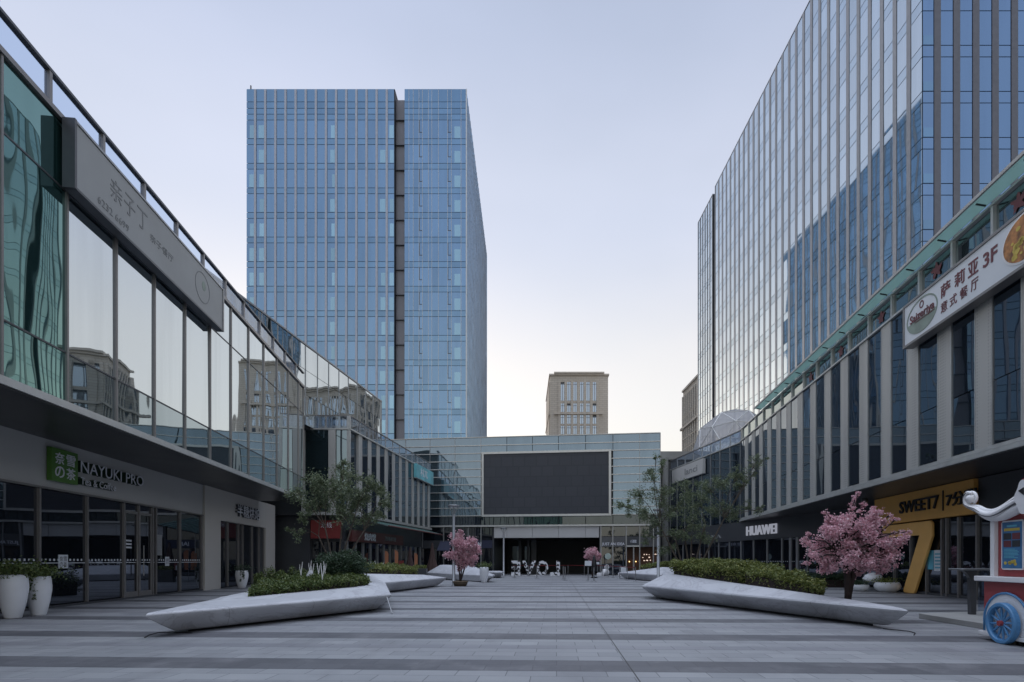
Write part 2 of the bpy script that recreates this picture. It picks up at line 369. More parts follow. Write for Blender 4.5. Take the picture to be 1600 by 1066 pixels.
class Many:
    """repeated parts of one thing: the largest in the picture each a part of its own, the rest one part"""
    def __init__(s, parent, name, mat, limit=95): s.p, s.n, s.m, s.lim, s.items = parent, name, mat, limit, []
    def new(s, mat=None):
        b = MB(); s.items.append((b, mat or s.m)); return b
    def finish(s):
        def area(it):
            q = [scr(v) for v in it[0].v]; xs = [min(max(a, 0), 1600) for a, _ in q]; ys = [min(max(b, 0), 1066) for _, b in q]
            if max(v[1] for v in it[0].v) < .6: return 0
            return (max(xs)-min(xs))*(max(ys)-min(ys))
        its = sorted(s.items, key=area, reverse=True)
        for b, m in its[:s.lim]: b.build(s.n, m, s.p)
        rest = {}
        for b, m in its[s.lim:]: rest.setdefault(m, MB()).add(b.v, b.f)
        for m, b in rest.items(): b.build(s.n, m, s.p)['kind'] = 'stuff'
def jit(b, fr, a0, a1, n, z0, z1, tilt=.0, th=.03):
    """one glass pane, its face tilted very slightly out of true, as real panes are"""
    ta = rnd.gauss(0, tilt)*(abs(a1-a0)); tz = rnd.gauss(0, tilt)*(z1-z0)
    q = []
    for nn in (n-th, n):
        for a, z, da, dz in ((a0, z0, -1, -1), (a1, z0, 1, -1), (a1, z1, 1, 1), (a0, z1, -1, 1)):
            q.append(fr.P(a, nn+(da*ta+dz*tz)/2, z))
    return b.add(q, [(0, 3, 2, 1), (4, 5, 6, 7), (0, 1, 5, 4), (1, 2, 6, 5), (2, 3, 7, 6), (3, 0, 4, 7)])
def text(body, fr, a0, a1, z0, z1, n, depth, name, mat, parent, bold=0.0, flip=False):
    """lettering filling stations a0..a1 (reading from a0 to a1), heights z0..z1, standing out from n by depth"""
    c = bpy.data.curves.new('t', 'FONT'); c.body = body; c.offset = bold; c.resolution_u = 3; c.extrude = .5
    o = bpy.data.objects.new('t', c); COL.objects.link(o)
    dg = bpy.context.evaluated_depsgraph_get(); dg.update()
    me = bpy.data.meshes.new_from_object(o.evaluated_get(dg))
    vs = [v.co.copy() for v in me.vertices]; fs = [tuple(p.vertices) for p in me.polygons]
    bpy.data.objects.remove(o); bpy.data.curves.remove(c); bpy.data.meshes.remove(me)
    x0 = min(v.x for v in vs); x1 = max(v.x for v in vs); y0 = min(v.y for v in vs); y1 = max(v.y for v in vs)
    b = MB()
    b.add([fr.P(a0+(v.x-x0)/(x1-x0)*(a1-a0), n+(v.z+.5)*depth, z0+(v.y-y0)/(y1-y0)*(z1-z0)) for v in vs], fs)
    return b.build(name, mat, parent)
def ring(fr, ca, cz, ra, rz, w, n0, n1, seg=40):
    b = MB()
    ls = []
    for (k, n) in ((1, n0), (1, n1), (0, n1), (0, n0)):
        ls.append([fr.P(ca+(ra-(0 if k else w))*cos(2*pi*i/seg), n, cz+(rz-(0 if k else w))*sin(2*pi*i/seg)) for i in range(seg)])
    ls.append(ls[0]); return b.loops(ls, False, False)
def disc(fr, ca, cz, ra, rz, n0, n1, seg=40):
    return MB().fprism(fr, [(ca+ra*cos(2*pi*i/seg), cz+rz*sin(2*pi*i/seg)) for i in range(seg)], n0, n1)
def at(px, y): return (px-PX0)/FP*y
def zat(py, y): return EYE+(PY0-py)/FP*y

# ------------------------------------------------------------------ reference planes of the place
LF = Fr((-9.07, 0), (-.1122, 1), (1, .1122))             # upper front of the near left block
LS = Fr((-11.64, 0), (-.1122, 1), (1, .1122))            # its shop fronts
LB = Fr((-15.3, 0), (.12, 1), (1, -.12))                 # rear left block
LBF = Fr((0, 36.05), (1, 0), (0, -1))
LU = Fr((-17.5, 0), (.12, 1), (1, -.12))                 # its set-back glass storey
CB = Fr((0, 54.5), (1, -.12), (-.12, -1))                # block with the screen
RB = Fr((10.8, 0), (.12, 1), (-1, .12))                  # right block, upper front
RS = Fr((13.3, 0), (.12, 1), (-1, .12))
HW = Fr((21.99, 0), (-.144, 1), (-1, -.144))
BTF = Fr((0, 93.75), (1, 0), (0, -1)); BTS = Fr((-9.5, 0), (0, 1), (1, 0))

# ------------------------------------------------------------------ ground
g = MB().box(-2500, 2500, -2500, 2500, -.5, -.006).build('ground', 'asphalt'); structure(g)
p = MB().box(-40, 45, -30, 75, -.3, 0).build('plaza_paving', 'paving'); structure(p)
dc = MB().add([(.93+.055*y-.006, y, .004) for y in (3, 50)]+[(.93+.055*y+.006, y, .004) for y in (50, 3)], [(0, 1, 2, 3)]).build('paving_joint', 'black'); structure(dc)
# ------------------------------------------------------------------ near left block
t = thing('glass_retail_building', 'near left shopping block with mirror glass upper floors over recessed shop fronts', 'building', (-12, 15, 0))
E0, E1 = -9.5, 33.3
MB().fb(LF, E0, E1, -14, -.06, 4.80, 11.40).build('upper_wall', 'body', t)
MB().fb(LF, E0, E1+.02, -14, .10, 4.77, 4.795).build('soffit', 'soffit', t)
MB().fb(LF, E0, E1+.05, -.05, .14, 4.80, 4.90).build('bottom_trim', 'trim', t)
MB().fb(LF, E0, E1+.05, -.05, .10, 4.915, 4.985).build('bottom_trim', 'trim', t)
gp = Many(t, 'glass_panel', 'g_left', 98); mu = Many(t, 'mullion', 'bronze', 60)
zs = [5.0, 6.13, 9.84, 11.33]
st = [13.25+1.9*k for k in range(-12, 11)]+[E1]
for i in range(len(st)-1):
    a0, a1 = st[i]+.03, st[i+1]-.03
    for j in range(3):
        jit(gp.new('g_left_teal' if st[i] < 13 else 'g_left_low' if j == 0 else 'g_left'), LF, a0, a1, 0, zs[j]+.02, zs[j+1]-.02, .0022)
    mu.new().fb(LF, st[i]-.03, st[i]+.03, -.05, .05, 4.985, 11.33)
mu.new().fb(LF, E1-.03, E1+.03, -.05, .05, 4.985, 11.33)
gp.finish(); mu.finish()
for z in zs[1:3]: MB().fb(LF, E0, E1, -.04, .018, z-.018, z+.018).build('transom', 'dkmullion', t)
MB().fb(LF, E0, E1, -.35, .08, 11.335, 11.45).build('roof_edge', 'bronze', t)
gp = Many(t, 'parapet_panel', 'g_clear', 40); mu = Many(t, 'parapet_post', 'bronze', 40)
ps = [12.7+1.9*k for k in range(-11, 12) if 12.7+1.9*k < 33]
for i in range(len(ps)-1):
    gp.new().fb(LF, ps[i]+.05, ps[i+1]-.05, -.03, -.01, 11.47, 12.13)
for a in ps: mu.new().fb(LF, a-.045, a+.045, -.06, .05, 11.455, 12.14)
gp.finish(); mu.finish()
MB().fb(LF, E0, E1, -.07, .06, 12.145, 12.21).build('parapet_rail', 'dkmullion', t)
# recessed shop fronts
MB().fb(LS, -9, 35.9, -12, -.12, 0, 4.75).build('ground_wall', 'body', t)
MB().fb(LS, -9, 26.0, -.1, .02, 3.42, 4.765).build('fascia', 'cladding', t)
MB().fb(LS, -9, 26.0, -.1, .07, 3.36, 3.415).build('fascia_trim', 'bronze', t)
MB().fb(LS, 26.03, 27.75, -.1, .10, 0, 4.765).build('pier', 'cladding_warm', t)
MB().fb(LS, 34.2, 35.9, -.5, .10, 0, 4.765).build('pier', 'cladding_warm', t)
MB().fb(LS, 27.755, 34.195, -.1, .095, 3.29, 4.765).build('pier_lintel', 'cladding_warm', t)
gp = Many(t, 'shop_window', 'g_shop', 40); mu = Many(t, 'window_frame', 'bronze', 40)
ms = [-9, -6, -3.8, -1.6, .6, 2.8, 5, 7.2, 9.4, 11.6, 13.75, 15.9, 17.94, 19.9, 20.82, 21.75, 22.0, 23.9, 25.9]
for i in range(len(ms)-1):
    jit(gp.new(), LS, ms[i]+.03, ms[i+1]-.03, -.02, .1, 3.34, .0012)
for a in ms: mu.new().fb(LS, a-.035, a+.035, -.06, .05, .06, 3.355)
MB().fb(LS, -9, 26, -.06, .045, .0, .06).build('sill', 'dkmullion', t)
for k, (a0, a1) in enumerate(((19.9, 20.82), (20.82, 21.75))):
    d = MB().fb(LS, a0+.05, a1-.05, -.01, .03, .07, .25).fb(LS, a0+.05, a0+.11, -.01, .03, .255, 3.0).fb(LS, a1-.11, a1-.05, -.01, .03, .255, 3.0).fb(LS, a0+.05, a1-.05, -.01, .03, 3.005, 3.1).build('door', 'bronze', t)
    h = a1-.2 if k == 0 else a0+.2
    MB().tube([LS.P(h, .09, .8), LS.P(h, .09, 1.9)], .018, 8).build('handle', 'steel', d)
ms2 = [27.76, 28.9, 30.3, 30.9, 32.3, 33.4, 34.19]
for i in range(len(ms2)-1): jit(gp.new(), LS, ms2[i]+.03, ms2[i+1]-.03, -.06, .05, 3.25, .0012)
for a in ms2: mu.new().fb(LS, a-.035 if a > 27.8 else a, a+.035 if a < 34.1 else a, -.09, .02, .05, 3.285)
gp.finish(); mu.finish()
b = MB()
for a0, a1 in zip(ms[9:], ms[10:]):
    b.fb(LS, a0+.06, a1-.06, -.015, -.005, 1.27, 1.29)
    k = a0+.12
    while k < a1-.1: b.fb(LS, k-.03, k+.03, -.015, -.005, 1.34, 1.40); k += .17
b.build('safety_dot_pattern', 'offwhite', t)
b = MB().fb(LF, 33.4, 35.5, -3.2, -3.0, 3.95, 4.0).fb(LF, 33.4, 35.5, -3.2, -3.0, 4.62, 4.68)
for k in range(16): b.fb(LF, 33.45+k*.13, 33.5+k*.13, -3.15, -3.05, 4.0, 4.62)
b.build('slatted_railing', 'mullion', t)
# signs on it
s = thing('shop_sign', 'square leaf green sign with pale tea characters over the left shop', 'sign', LS.P(16.7, .1, 3.6))
MB().fb(LS, 16.16, 17.27, .03, .17, 3.61, 4.55).build('panel', 'green_sign', s, bevel=.01)
for ch, a, z in (('奈', 16.28, 4.11), ('雪', 16.75, 4.11), ('の', 16.28, 3.72), ('茶', 16.75, 3.72)):
    text(ch, LS, a, a+.39, z, z+.33, .172, .012, 'character', 'letter', s, .01)
s = thing('shop_sign', 'raised NAYUKI PRO Tea and Coffee letters on pale fascia beside the green square', 'sign', LS.P(19, .1, 3.6))
for bt, a0, a1, z0, z1 in (('NAYUKI PRO', 17.42, 20.87, 4.03, 4.38), ('Tea & Coffee', 17.42, 19.2, 3.66, 3.88)):
    text(bt, LS, a0, a1, z0, z1, .022, .13, 'lettering', 'dkgreen', s)
    text(bt, LS, a0, a1, z0, z1, .153, .008, 'letter_face', 'letter', s)
s = thing('shop_sign', 'raised Chinese bakery characters on the cream wall of the second left shop', 'sign', LS.P(31, .1, 3.6))
text('半糖烘焙', LS, 29.5, 32.8, 3.63, 4.27, .102, .12, 'lettering', 'dkmullion', s, .01)
text('半糖烘焙', LS, 29.5, 32.8, 3.63, 4.27, .223, .008, 'letter_face', 'letter', s)
s = thing('window_sticker', 'white square sticker with tea characters on the left shop window', 'sign', LS.P(16.9, 0, 1.1))
MB().fb(LS, 16.7, 17.1, -.012, -.002, 1.12, 1.52).build('panel', 'offwhite', s)
for ch, a, z in (('奈', 16.74, 1.33), ('雪', 16.91, 1.33), ('の', 16.74, 1.16), ('茶', 16.91, 1.16)):
    text(ch, LS, a, a+.14, z, z+.14, -.001, .002, 'character', 'black', s)
s = thing('window_sticker', 'small white sticker right of the left shop doors', 'sign', LS.P(22.9, 0, 1.1))
MB().fb(LS, 22.75, 23.05, -.012, -.002, 1.14, 1.5).build('panel', 'offwhite', s)
text('奈雪', LS, 22.8, 23.0, 1.2, 1.45, -.001, .002, 'character', 'black', s)
s = thing('window_poster', 'narrow faded poster on the glass just right of the left shop doors', 'poster', LS.P(22.2, 0, 1.5))
MB().fb(LS, 22.1, 22.5, -.012, -.004, 1.55, 2.35).build('sheet', 'grey_sign', s)
for k in range(6): MB().fb(LS, 22.16, 22.44, -.003, .0, 1.65+.11*k, 1.69+.11*k).build('print_line', 'mullion', s)
s = thing('window_poster', 'small white notice lines on the left shop door glass', 'poster', LS.P(20.2, 0, 1.5))
for k in range(3): MB().fb(LS, 20.05, 20.42, -.012, -.006, 1.78+.12*k, 1.84+.12*k).build('print_line', 'offwhite', s)
s = thing('billboard', 'long faded grey billboard with phone number hung on the left mirror glass', 'sign', LF.P(17, .3, 9.8))
MB().fb(LF, 13.06, 21.15, .10, .33, 9.84, 11.30).build('panel', 'grey_sign', s, bevel=.02)
MB().fb(LF, 13.03, 21.18, .09, .35, 9.78, 9.835).build('frame', 'dkmullion', s); MB().fb(LF, 13.03, 21.18, .09, .35, 11.305, 11.36).build('frame', 'mullion', s)
MB().fb(LF, 12.98, 13.055, .09, .36, 9.78, 11.36).build('frame', 'dkmullion', s); MB().fb(LF, 21.155, 21.22, .09, .36, 9.78, 11.36).build('frame', 'mullion', s)
for ch, a in (('亲', 14.35), ('子', 14.95), ('丁', 15.55)): text(ch, LF, a, a+.5, 10.45, 10.98, .332, .006, 'character', 'grey_letter', s)
text('6232 6699', LF, 13.85, 15.15, 9.99, 10.17, .332, .006, 'lettering', 'grey_letter', s)
text('亲子餐厅', LF, 16.2, 17.5, 10.38, 10.6, .332, .004, 'lettering', 'grey_letter', s)
ring(LF, 19.5, 10.6, .55, .5, .03, .332, .337).build('emblem', 'grey_letter', s); disc(LF, 19.6, 10.7, .14, .16, .332, .336).build('emblem_dot', 'sage', s)

# ------------------------------------------------------------------ rear left block
t = thing('finned_retail_building', 'rear left shopping block with vertical metal fins and glass balustrade terrace', 'building', (-13, 45, 0))
Y0, Y1 = 36.05, 54.0
MB().prism([(-10.97-.25, 36.2), (-10.97+.12*18-.25, 54), (-24, 54), (-24, 36.2)], 4.2, 9.5).build('upper_wall', 'body', t)
MB().prism([(-11.6, 36.9), (-9.6, 53.5), (-24, 53.5), (-24, 36.9)], 0, 4.19).build('ground_wall', 'char', t)
gp = Many(t, 'glass_panel', 'g_right', 98); fn = Many(t, 'fin', 'fin', 40)
a = 37.4
MB().fb(LB, 36.0, 36.12, -.15, .06, 4.2, 10.4).build('corner_post', 'trim', t)
jit(gp.new(), LB, 36.15, 37.35, -.12, 4.45, 9.5, .001)
while a < 53.5:
    fn.new().fb(LB, a, a+.58, -.15, .03, 4.4, 9.52)
    for z0, z1 in ((4.45, 5.9), (5.94, 9.5)): jit(gp.new(), LB, a+.6, min(a+1.54, 53.9), .0, z0, z1, .002)
    a += 1.56
for x0, x1 in ((-13.72, -12.3), (-11.78, -11.02)):
    for z0, z1 in ((4.45, 7.0), (7.04, 9.5)): jit(gp.new('g_left_low'), LBF, x0, x1, 0, z0, z1, .002)
fn.new().fb(LBF, -12.26, -11.82, -.05, .1, 4.4, 9.52)
fn.new().fb(LBF, -13.95, -13.75, -.3, .1, 4.4, 9.52)
gp.finish(); fn.finish()
MB().fb(LB, 36.0, 54, -.3, .12, 4.2, 4.39).build('bottom_trim', 'trim', t)
MB().fb(LBF, -14, -11, -.3, .12, 4.2, 4.39).build('bottom_trim', 'trim', t)
MB().fb(LB, 36.0, 54, -.3, .1, 9.53, 9.62).build('roof_edge', 'trim', t)
MB().fb(LBF, -14, -11, -.3, .1, 9.53, 9.62).build('roof_edge', 'trim', t)
gp = Many(t, 'balustrade_panel', 'g_clear', 40); mu = Many(t, 'balustrade_post', 'mullion', 40)
a = 36.1
while a < 53.9:
    mu.new().fb(LB, a-.03, a+.03, -.06, .02, 9.63, 10.4); gp.new().fb(LB, a+.04, min(a+1.5, 54), -.03, -.015, 9.66, 10.38); a += 1.55
for x in (-13.9, -12.4): gp.new().fb(LBF, x, x+1.4, -.03, -.015, 9.66, 10.38); mu.new().fb(LBF, x-.05, x, -.05, .02, 9.63, 10.4)
gp.finish(); mu.finish()
MB().fb(LB, 36.0, 54, -.07, .03, 10.405, 10.46).build('balustrade_rail', 'bronze', t); MB().fb(LBF, -14, -11.03, -.07, .03, 10.405, 10.46).build('balustrade_rail', 'bronze', t)
# set-back glass storey
MB().prism([(-17.5+.12*18-.2, 18), (-17.5+.12*47.2-.2, 47.2), (-30, 47.2), (-30, 18)], 9.5, 14.3).build('penthouse_wall', 'body', t)
gp = Many(t, 'penthouse_glass', 'g_left', 90); mu = Many(t, 'penthouse_mullion', 'mullion', 40)
a = 18.1
while a < 47.3:
    a1 = min(a+1.53, 47.4)
    for z0, z1 in ((9.6, 11.4), (11.43, 12.9), (12.93, 14.4)): jit(gp.new(), LU, a+.03, a1-.03, 0, z0, z1, .0025)
    mu.new().fb(LU, a-.025, a+.025, -.05, .03, 9.6, 14.4); a = a1+1e-6
    if a1 >= 47.4: break
mu.new().fb(LU, 47.38, 47.45, -.1, .03, 9.6, 14.4)
gp.finish(); mu.finish()
MB().fb(LU, 18, 47.45, -.2, .05, 14.41, 14.5).build('penthouse_roof_edge', 'mullion', t)
# canopy over the pavement
c = MB()
q = [LB.P(37.5, .1, 4.08), LB.P(52.5, .1, 4.08), LB.P(50.5, 2.0, 3.62), LB.P(37.5, 2.0, 3.62)]
c.add(q+[v+Vector((0, 0, .03)) for v in q], MB.BF).build('canopy_glass', 'g_frit', t)
for k in range(13):
    a = 37.6+k*1.1; c = MB(); c.tube([LB.P(a, .1, 4.05), LB.P(a, 2.0, 3.58)], .035, 6).build('canopy_rib', 'mullion', t)
MB().tube([LB.P(37.5, 2.02, 3.6), LB.P(50.6, 2.02, 3.6)], .05, 6).build('canopy_edge', 'redbrown', t)
gp = Many(t, 'shop_window', 'g_shop', 30); mu = Many(t, 'window_frame', 'mullion', 30)
GW = Fr((-11.6-36.9*.1205, 0), (.1205, 1), (1, -.1205))
a = 37.1
while a < 53:
    jit(gp.new(), GW, a+.05, a+1.25, .1, .1, 2.55, .002); mu.new().fb(GW, a-.05, a+.05, .02, .2, 0, 2.58); a += 1.3
LG = Fr((0, 36.9), (1, 0), (0, -1))
for x in (-13.6, -12.5): jit(gp.new(), LG, x+.05, x+.95, .1, .1, 2.55, .002)
gp.finish(); mu.finish()
MB().fb(LG, -24, -13.7, .02, .15, 0, 4.15).build('passage_wall', 'char', t)
s = thing('shop_sign', 'red fascia with white characters on the end wall of the rear left block', 'sign', (-12.6, 36.7, 2.7))
MB().fb(LG, -13.55, -11.65, .2, .45, 2.75, 3.9).build('panel', 'red', s)
text('米线', LG, -12.9, -12.2, 3.42, 3.78, .455, .02, 'lettering', 'letter', s)
s = thing('shop_sign', 'long oxblood fascia under the glass canopy with white characters', 'sign', GW.P(41, .3, 2.6))
MB().fb(GW, 37.2, 47.2, .22, .42, 2.6, 3.35).build('panel', 'redbrown', s)
text('烧肉馆', GW, 39.2, 41.2, 2.72, 3.25, .425, .03, 'lettering', 'letter', s)
text('酒场料理', GW, 43, 45.4, 2.82, 3.15, .425, .03, 'lettering', 'mullion', s)
s = thing('shop_sign', 'turquoise sign with white characters high on the rear left fins', 'sign', LB.P(51, .2, 8.4))
MB().fb(LB, 48.6, 53.7, .10, .35, 8.37, 9.55).build('panel', 'turq', s); MB().fb(LB, 48.55, 53.75, .08, .37, 8.31, 8.365).build('frame', 'mullion', s)
text('村兀', LB, 49.7, 51.8, 8.65, 9.35, .352, .02, 'lettering', 'letter', s)

# ------------------------------------------------------------------ block with the big screen
t = thing('screen_retail_building', 'pale glass panelled shopping block at the plaza end carrying a giant screen', 'building', (0, 56, 0))
XL, XR = -15.0, 12.45
b = MB().fb(CB, XL, XR, -14, -.1, 4.55, 13.0); b.build('upper_wall', 'body', t)
def cx(px): k = (px-PX0)/FP; return k*54.5/(1+.12*k)
cols = [-15.0]+[cx(q) for q in (633.8, 672, 711, 751.5, 792, 832, 872.5, 915, 957.7, 999.5)]+[XR]
gp = Many(t, 'glass_panel', 'g_ctr', 98); lg = Many(t, 'ledge', 'trim', 30)
zr = [5.62+.745*k for k in range(11)]
for j in range(10):
    z0, z1 = zr[j], zr[j+1]
    for i in range(len(cols)-1):
        if cols[i] > -4.3 and cols[i+1] < 8.3 and z0 > 5.3 and z1 < 11.7: continue
        bb = gp.new(); q = []
        dz = rnd.gauss(0, .004); da = rnd.gauss(0, .003)
        for nn in (-.04, 0):
            for a, z, o in ((cols[i]+.025, z0+.03, .035-da), (cols[i+1]-.025, z0+.03, .035+da), (cols[i+1]-.025, z1-.02, .005+dz), (cols[i]+.025, z1-.02, .005+dz)):
                q.append(CB.P(a, nn+o, z))
        bb.add(q, MB.BF)
    for seg in ((XL, -4.05), (8.05, XR)) if j < 9 else ((XL, XR),): lg.new().fb(CB, seg[0], seg[1], -.05, .085 if j else .1, z0-.035, z0+.04)
gp.finish(); lg.finish()
for q in cols[1:-1]:
    if q < -4.1 or q > 8.2: MB().fb(CB, q-.02, q+.02, -.05, .06, 5.66, 13.06).build('mullion', 'mullion', t)
MB().fb(CB, XL, XR+.03, -14.2, .09, 13.075, 13.14).build('roof_edge', 'trim', t)
MB().fb(CB, XR, XR+.05, -14, .06, 4.7, 13.07).build('side_wall', 'cladding', t)
for i in range(len(cols)-1): jit(MB(), CB, cols[i]+.03, cols[i+1]-.03, 0, 4.75, 5.55, .002).build('band_glass', 'g_right', t)
MB().fb(CB, XL, XR+.06, -.1, .2, 4.56, 4.72).build('trim_band', 'trim', t)
ex0, ex1 = cx(772), cx(936)
pc = [ex0]+[cx(q) for q in (792, 832, 872.5, 915)]+[ex1]
for i in range(len(pc)-1): MB().fb(CB, pc[i]+.012, pc[i+1]-.012, -.2, .04, 3.5, 4.55).build('cladding_panel', 'cladding', t)
MB().fb(CB, ex0-.1, ex1+.1, -9, -8.7, 0, 4.5).build('entrance_back_wall', 'body', t)
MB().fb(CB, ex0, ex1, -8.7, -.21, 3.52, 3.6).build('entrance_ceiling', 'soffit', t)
for q in (ex0-.15, ex1+.02): MB().fb(CB, q, q+.13, -8.7, 0, 0, 4.5).build('entrance_side_wall', 'char', t)
for q, w in ((800, .25), (815, .18), (822, .5)): MB().fb(CB, cx(q), cx(q)+w, -5, -4.7, 0, 3.5).build('entrance_column', 'char', t)
for q0, q1 in ((781, 797), (803, 812)): MB().fb(CB, cx(q0), cx(q1), -8.68, -8.6, .6, 2.9).build('entrance_window', 'g_ctr', t)
# left and right ground floor shop fronts
gp = Many(t, 'shop_window', 'g_shop', 30); mu = Many(t, 'window_frame', 'mullion', 30)
MB().fb(CB, XL, ex0-.16, -9, -.3, 0, 4.54).build('ground_wall', 'body', t); MB().fb(CB, ex1+.16, XR, -9, -1.5, 0, 4.54).build('ground_wall', 'body', t)
lf = [XL]+[cx(q) for q in (660, 693, 731.5, 751.5)]+[ex0-.17]
for i in range(len(lf)-1):
    jit(gp.new(), CB, lf[i]+.05, lf[i+1]-.05, -.1, 3.3, 4.5, .002); jit(gp.new(), CB, lf[i]+.05, lf[i+1]-.05, -.1, .1, 2.5, .002)
    mu.new().fb(CB, lf[i]-.04, lf[i]+.04, -.2, .03, 0, 4.55)
MB().fb(CB, XL, cx(731), -.15, 0, 2.52, 3.28).build('fascia', 'char', t); MB().fb(CB, cx(732), ex0-.17, -.15, 0, 2.52, 3.28).build('fascia', 'navy', t)
rf = [ex1+.17]+[cx(q) for q in (957.5, 978.5, 999.5, 1021)]+[XR]
for i in range(len(rf)-1):
    jit(gp.new(), CB, rf[i]+.05, rf[i+1]-.05, -.1, 3.62, 4.5, .002)
    if i < 2: jit(gp.new(), CB, rf[i]+.05, rf[i+1]-.05, -.1, .1, 2.6, .002)
    mu.new().fb(CB, rf[i]-.05, rf[i]+.05, -.2, .05, 0, 4.55)
mu.new().fb(CB, cx(989), cx(989)+.12, -.2, .02, 0, 2.6); mu.new().fb(CB, XR-.1, XR, -.2, .05, 0, 4.55)
gp.finish(); mu.finish()
MB().fb(CB, rf[0], rf[2]-.06, -.15, 0, 2.62, 3.58).build('fascia', 'dkmullion', t); MB().fb(CB, rf[2]+.06, rf[3]-.06, -.15, .06, 2.75, 3.58).build('fascia', 'char', t)
MB().fb(CB, rf[2]+.06, rf[3]-.06, -.15, .3, 2.62, 2.74).build('door_canopy', 'trim', t); MB().fb(CB, rf[3]+.06, XR-.12, -.15, 0, 2.62, 3.58).build('fascia', 'dkmullion', t)
MB().fb(CB, rf[2], XR-.1, -1.45, -1.3, 0, 2.6).build('shop_interior', 'wood', t)
w = MB()
for k in range(16):
    a = rf[3]+.3+rnd.random()*1.5; z = 1.3+rnd.choice((0, .28, .56))+rnd.random()*.08; w.fb(CB, a, a+.05+rnd.random()*.1, -1.29, -1.27, z, z+.03+.07*rnd.random())
w.build('neon_tubes', 'neon', t)
for a, z in ((rf[2]+.35, 1.25), (rf[2]+.95, 1.25), (rf[3]+1.9, 1.2)):
    MB().lathe(CB.P(a, -1.1, z), [(.01, -.05), (.035, -.035), (.05, 0), (.035, .035), (.01, .05)], 10).build('bulb', 'bulb', t, smooth=True)
s = thing('shop_sign', 'thin white JUST AN IDEA letters right of the dark entrance', 'sign', CB.P(rf[0]+1.4, 0, 2.6))
text('JUST AN IDEA', CB, rf[0]+.1, rf[2]-.15, 2.68, 3.02, .002, .05, 'lettering', 'letter', s, .012)
s = thing('shop_sign', 'small dark fascia sign with white characters over the lit door', 'sign', CB.P(rf[2]+.6, 0, 2.9))
text('小酒馆', CB, rf[2]+.35, rf[3]-.3, 2.98, 3.28, .065, .03, 'lettering', 'letter', s, .01)
s = thing('shop_sign', 'white IAN letters on navy fascia left of the dark entrance', 'sign', CB.P(cx(747), 0, 2.6))
text('IAN', CB, cx(741), cx(752), 2.72, 3.1, .002, .05, 'lettering', 'letter', s, .02)
aw = MB(); q = [CB.P(cx(688), 0, 3.2), CB.P(cx(706), 0, 3.2), CB.P(cx(707), 1.1, 2.3), CB.P(cx(687), 1.1, 2.3)]
aw.add(q+[v-Vector((0, 0, .05)) for v in q], MB.BF).top('awning', 'navy', 'dark navy canvas awning over a shop left of the lamp post', 'awning')
s = thing('led_screen', 'giant blank dark screen in a silver frame on the end building', 'screen', CB.P(2, .2, 5.4))
sx0, sx1 = cx(757), cx(951)
MB().fb(CB, sx0, sx1, .05, .36, 5.70, 11.42).build('display', 'screen', s)
for a0, a1, z0, z1 in ((sx0-.2, sx0-.005, 5.5, 11.62), (sx1+.005, sx1+.22, 5.5, 11.62), (sx0, sx1, 5.5, 5.695), (sx0, sx1, 11.425, 11.62)):
    MB().fb(CB, a0, a1, .02, .42, z0, z1).build('frame', 'trim', s)
# ------------------------------------------------------------------ right block
t = thing('finned_retail_building', 'right shopping block with tall perforated fins, dark glass and a greenish glass eave', 'building', (22, 20, 0))
R0, R1 = -8.0, 42.3
MB().prism([(10.8+.12*R0+.16, R0), (15.88+.14, R1), (14.0+.2, 55.4), (27.6, 55.4), (27.6, R0)], 4.21, 10.0).build('upper_wall', 'body', t)
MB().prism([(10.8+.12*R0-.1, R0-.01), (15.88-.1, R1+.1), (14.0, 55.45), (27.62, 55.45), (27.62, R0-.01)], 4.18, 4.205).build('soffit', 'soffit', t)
MB().prism([(12.55, R0), (16.70, 26.4), (18.45, 26.4), (14.3, 55.3), (27.4, 55.3), (27.4, R0)], 0, 4.17).build('ground_wall', 'body', t)
MB().fb(RB, R0, R1+.05, -.1, .12, 4.21, 4.34).build('bottom_trim', 'trim', t); MB().fb(RB, R0, R1+.03, -.1, .07, 4.36, 4.46).build('bottom_trim', 'trim', t)
gp = Many(t, 'glass_panel', 'g_right', 98); fn = Many(t, 'fin', 'fin', 60)
for k in range(-12, 17):
    a = 13.85+1.77*k
    if a+.63 > R1: break
    b = fn.new(); b.fb(RB, a, a+.63, -.15, .03, 4.47, 10.05)
    b = fn.new('trim'); b.fb(RB, a-.035, a-.005, -.15, .04, 4.47, 10.05); b = fn.new('trim'); b.fb(RB, a+.635, a+.665, -.15, .04, 4.47, 10.05)
    z1 = 10.05
    for z0, z1 in ((4.5, 6.2), (6.23, 10.05)): jit(gp.new(), RB, a+.68, min(a+1.72, R1), .0, z0, z1, .002)
MB().fb(RB, 41.55, 42.3, -.16, .03, 4.47, 10.05).build('corner_panel', 'g_right', t)
a = 42.5
hw_m = [42.35, 43.9, 45.5, 47.1, 48.7, 50.4, 52.1, 53.8, 55.4]
for i in range(len(hw_m)-1):
    for z0, z1 in ((4.25, 6.6), (6.64, 9.95)): jit(gp.new(), HW, hw_m[i]+.04, hw_m[i+1]-.04, 0, z0, z1, .002)
for a in hw_m: MB().fb(HW, a-.035, a+.035, -.06, .05, 4.22, 9.98).build('mullion', 'mullion', t)
gp.finish(); fn.finish()
MB().fb(RB, R0, R1, -.2, .09, 10.06, 10.13).build('roof_edge', 'trim', t); MB().fb(HW, 42.35, 55.4, -.2, .08, 10.0, 10.08).build('roof_edge', 'trim', t)
gp = Many(t, 'balustrade_panel', 'g_right_top', 50); mu = Many(t, 'balustrade_post', 'trim', 50); pr = []
k = 0
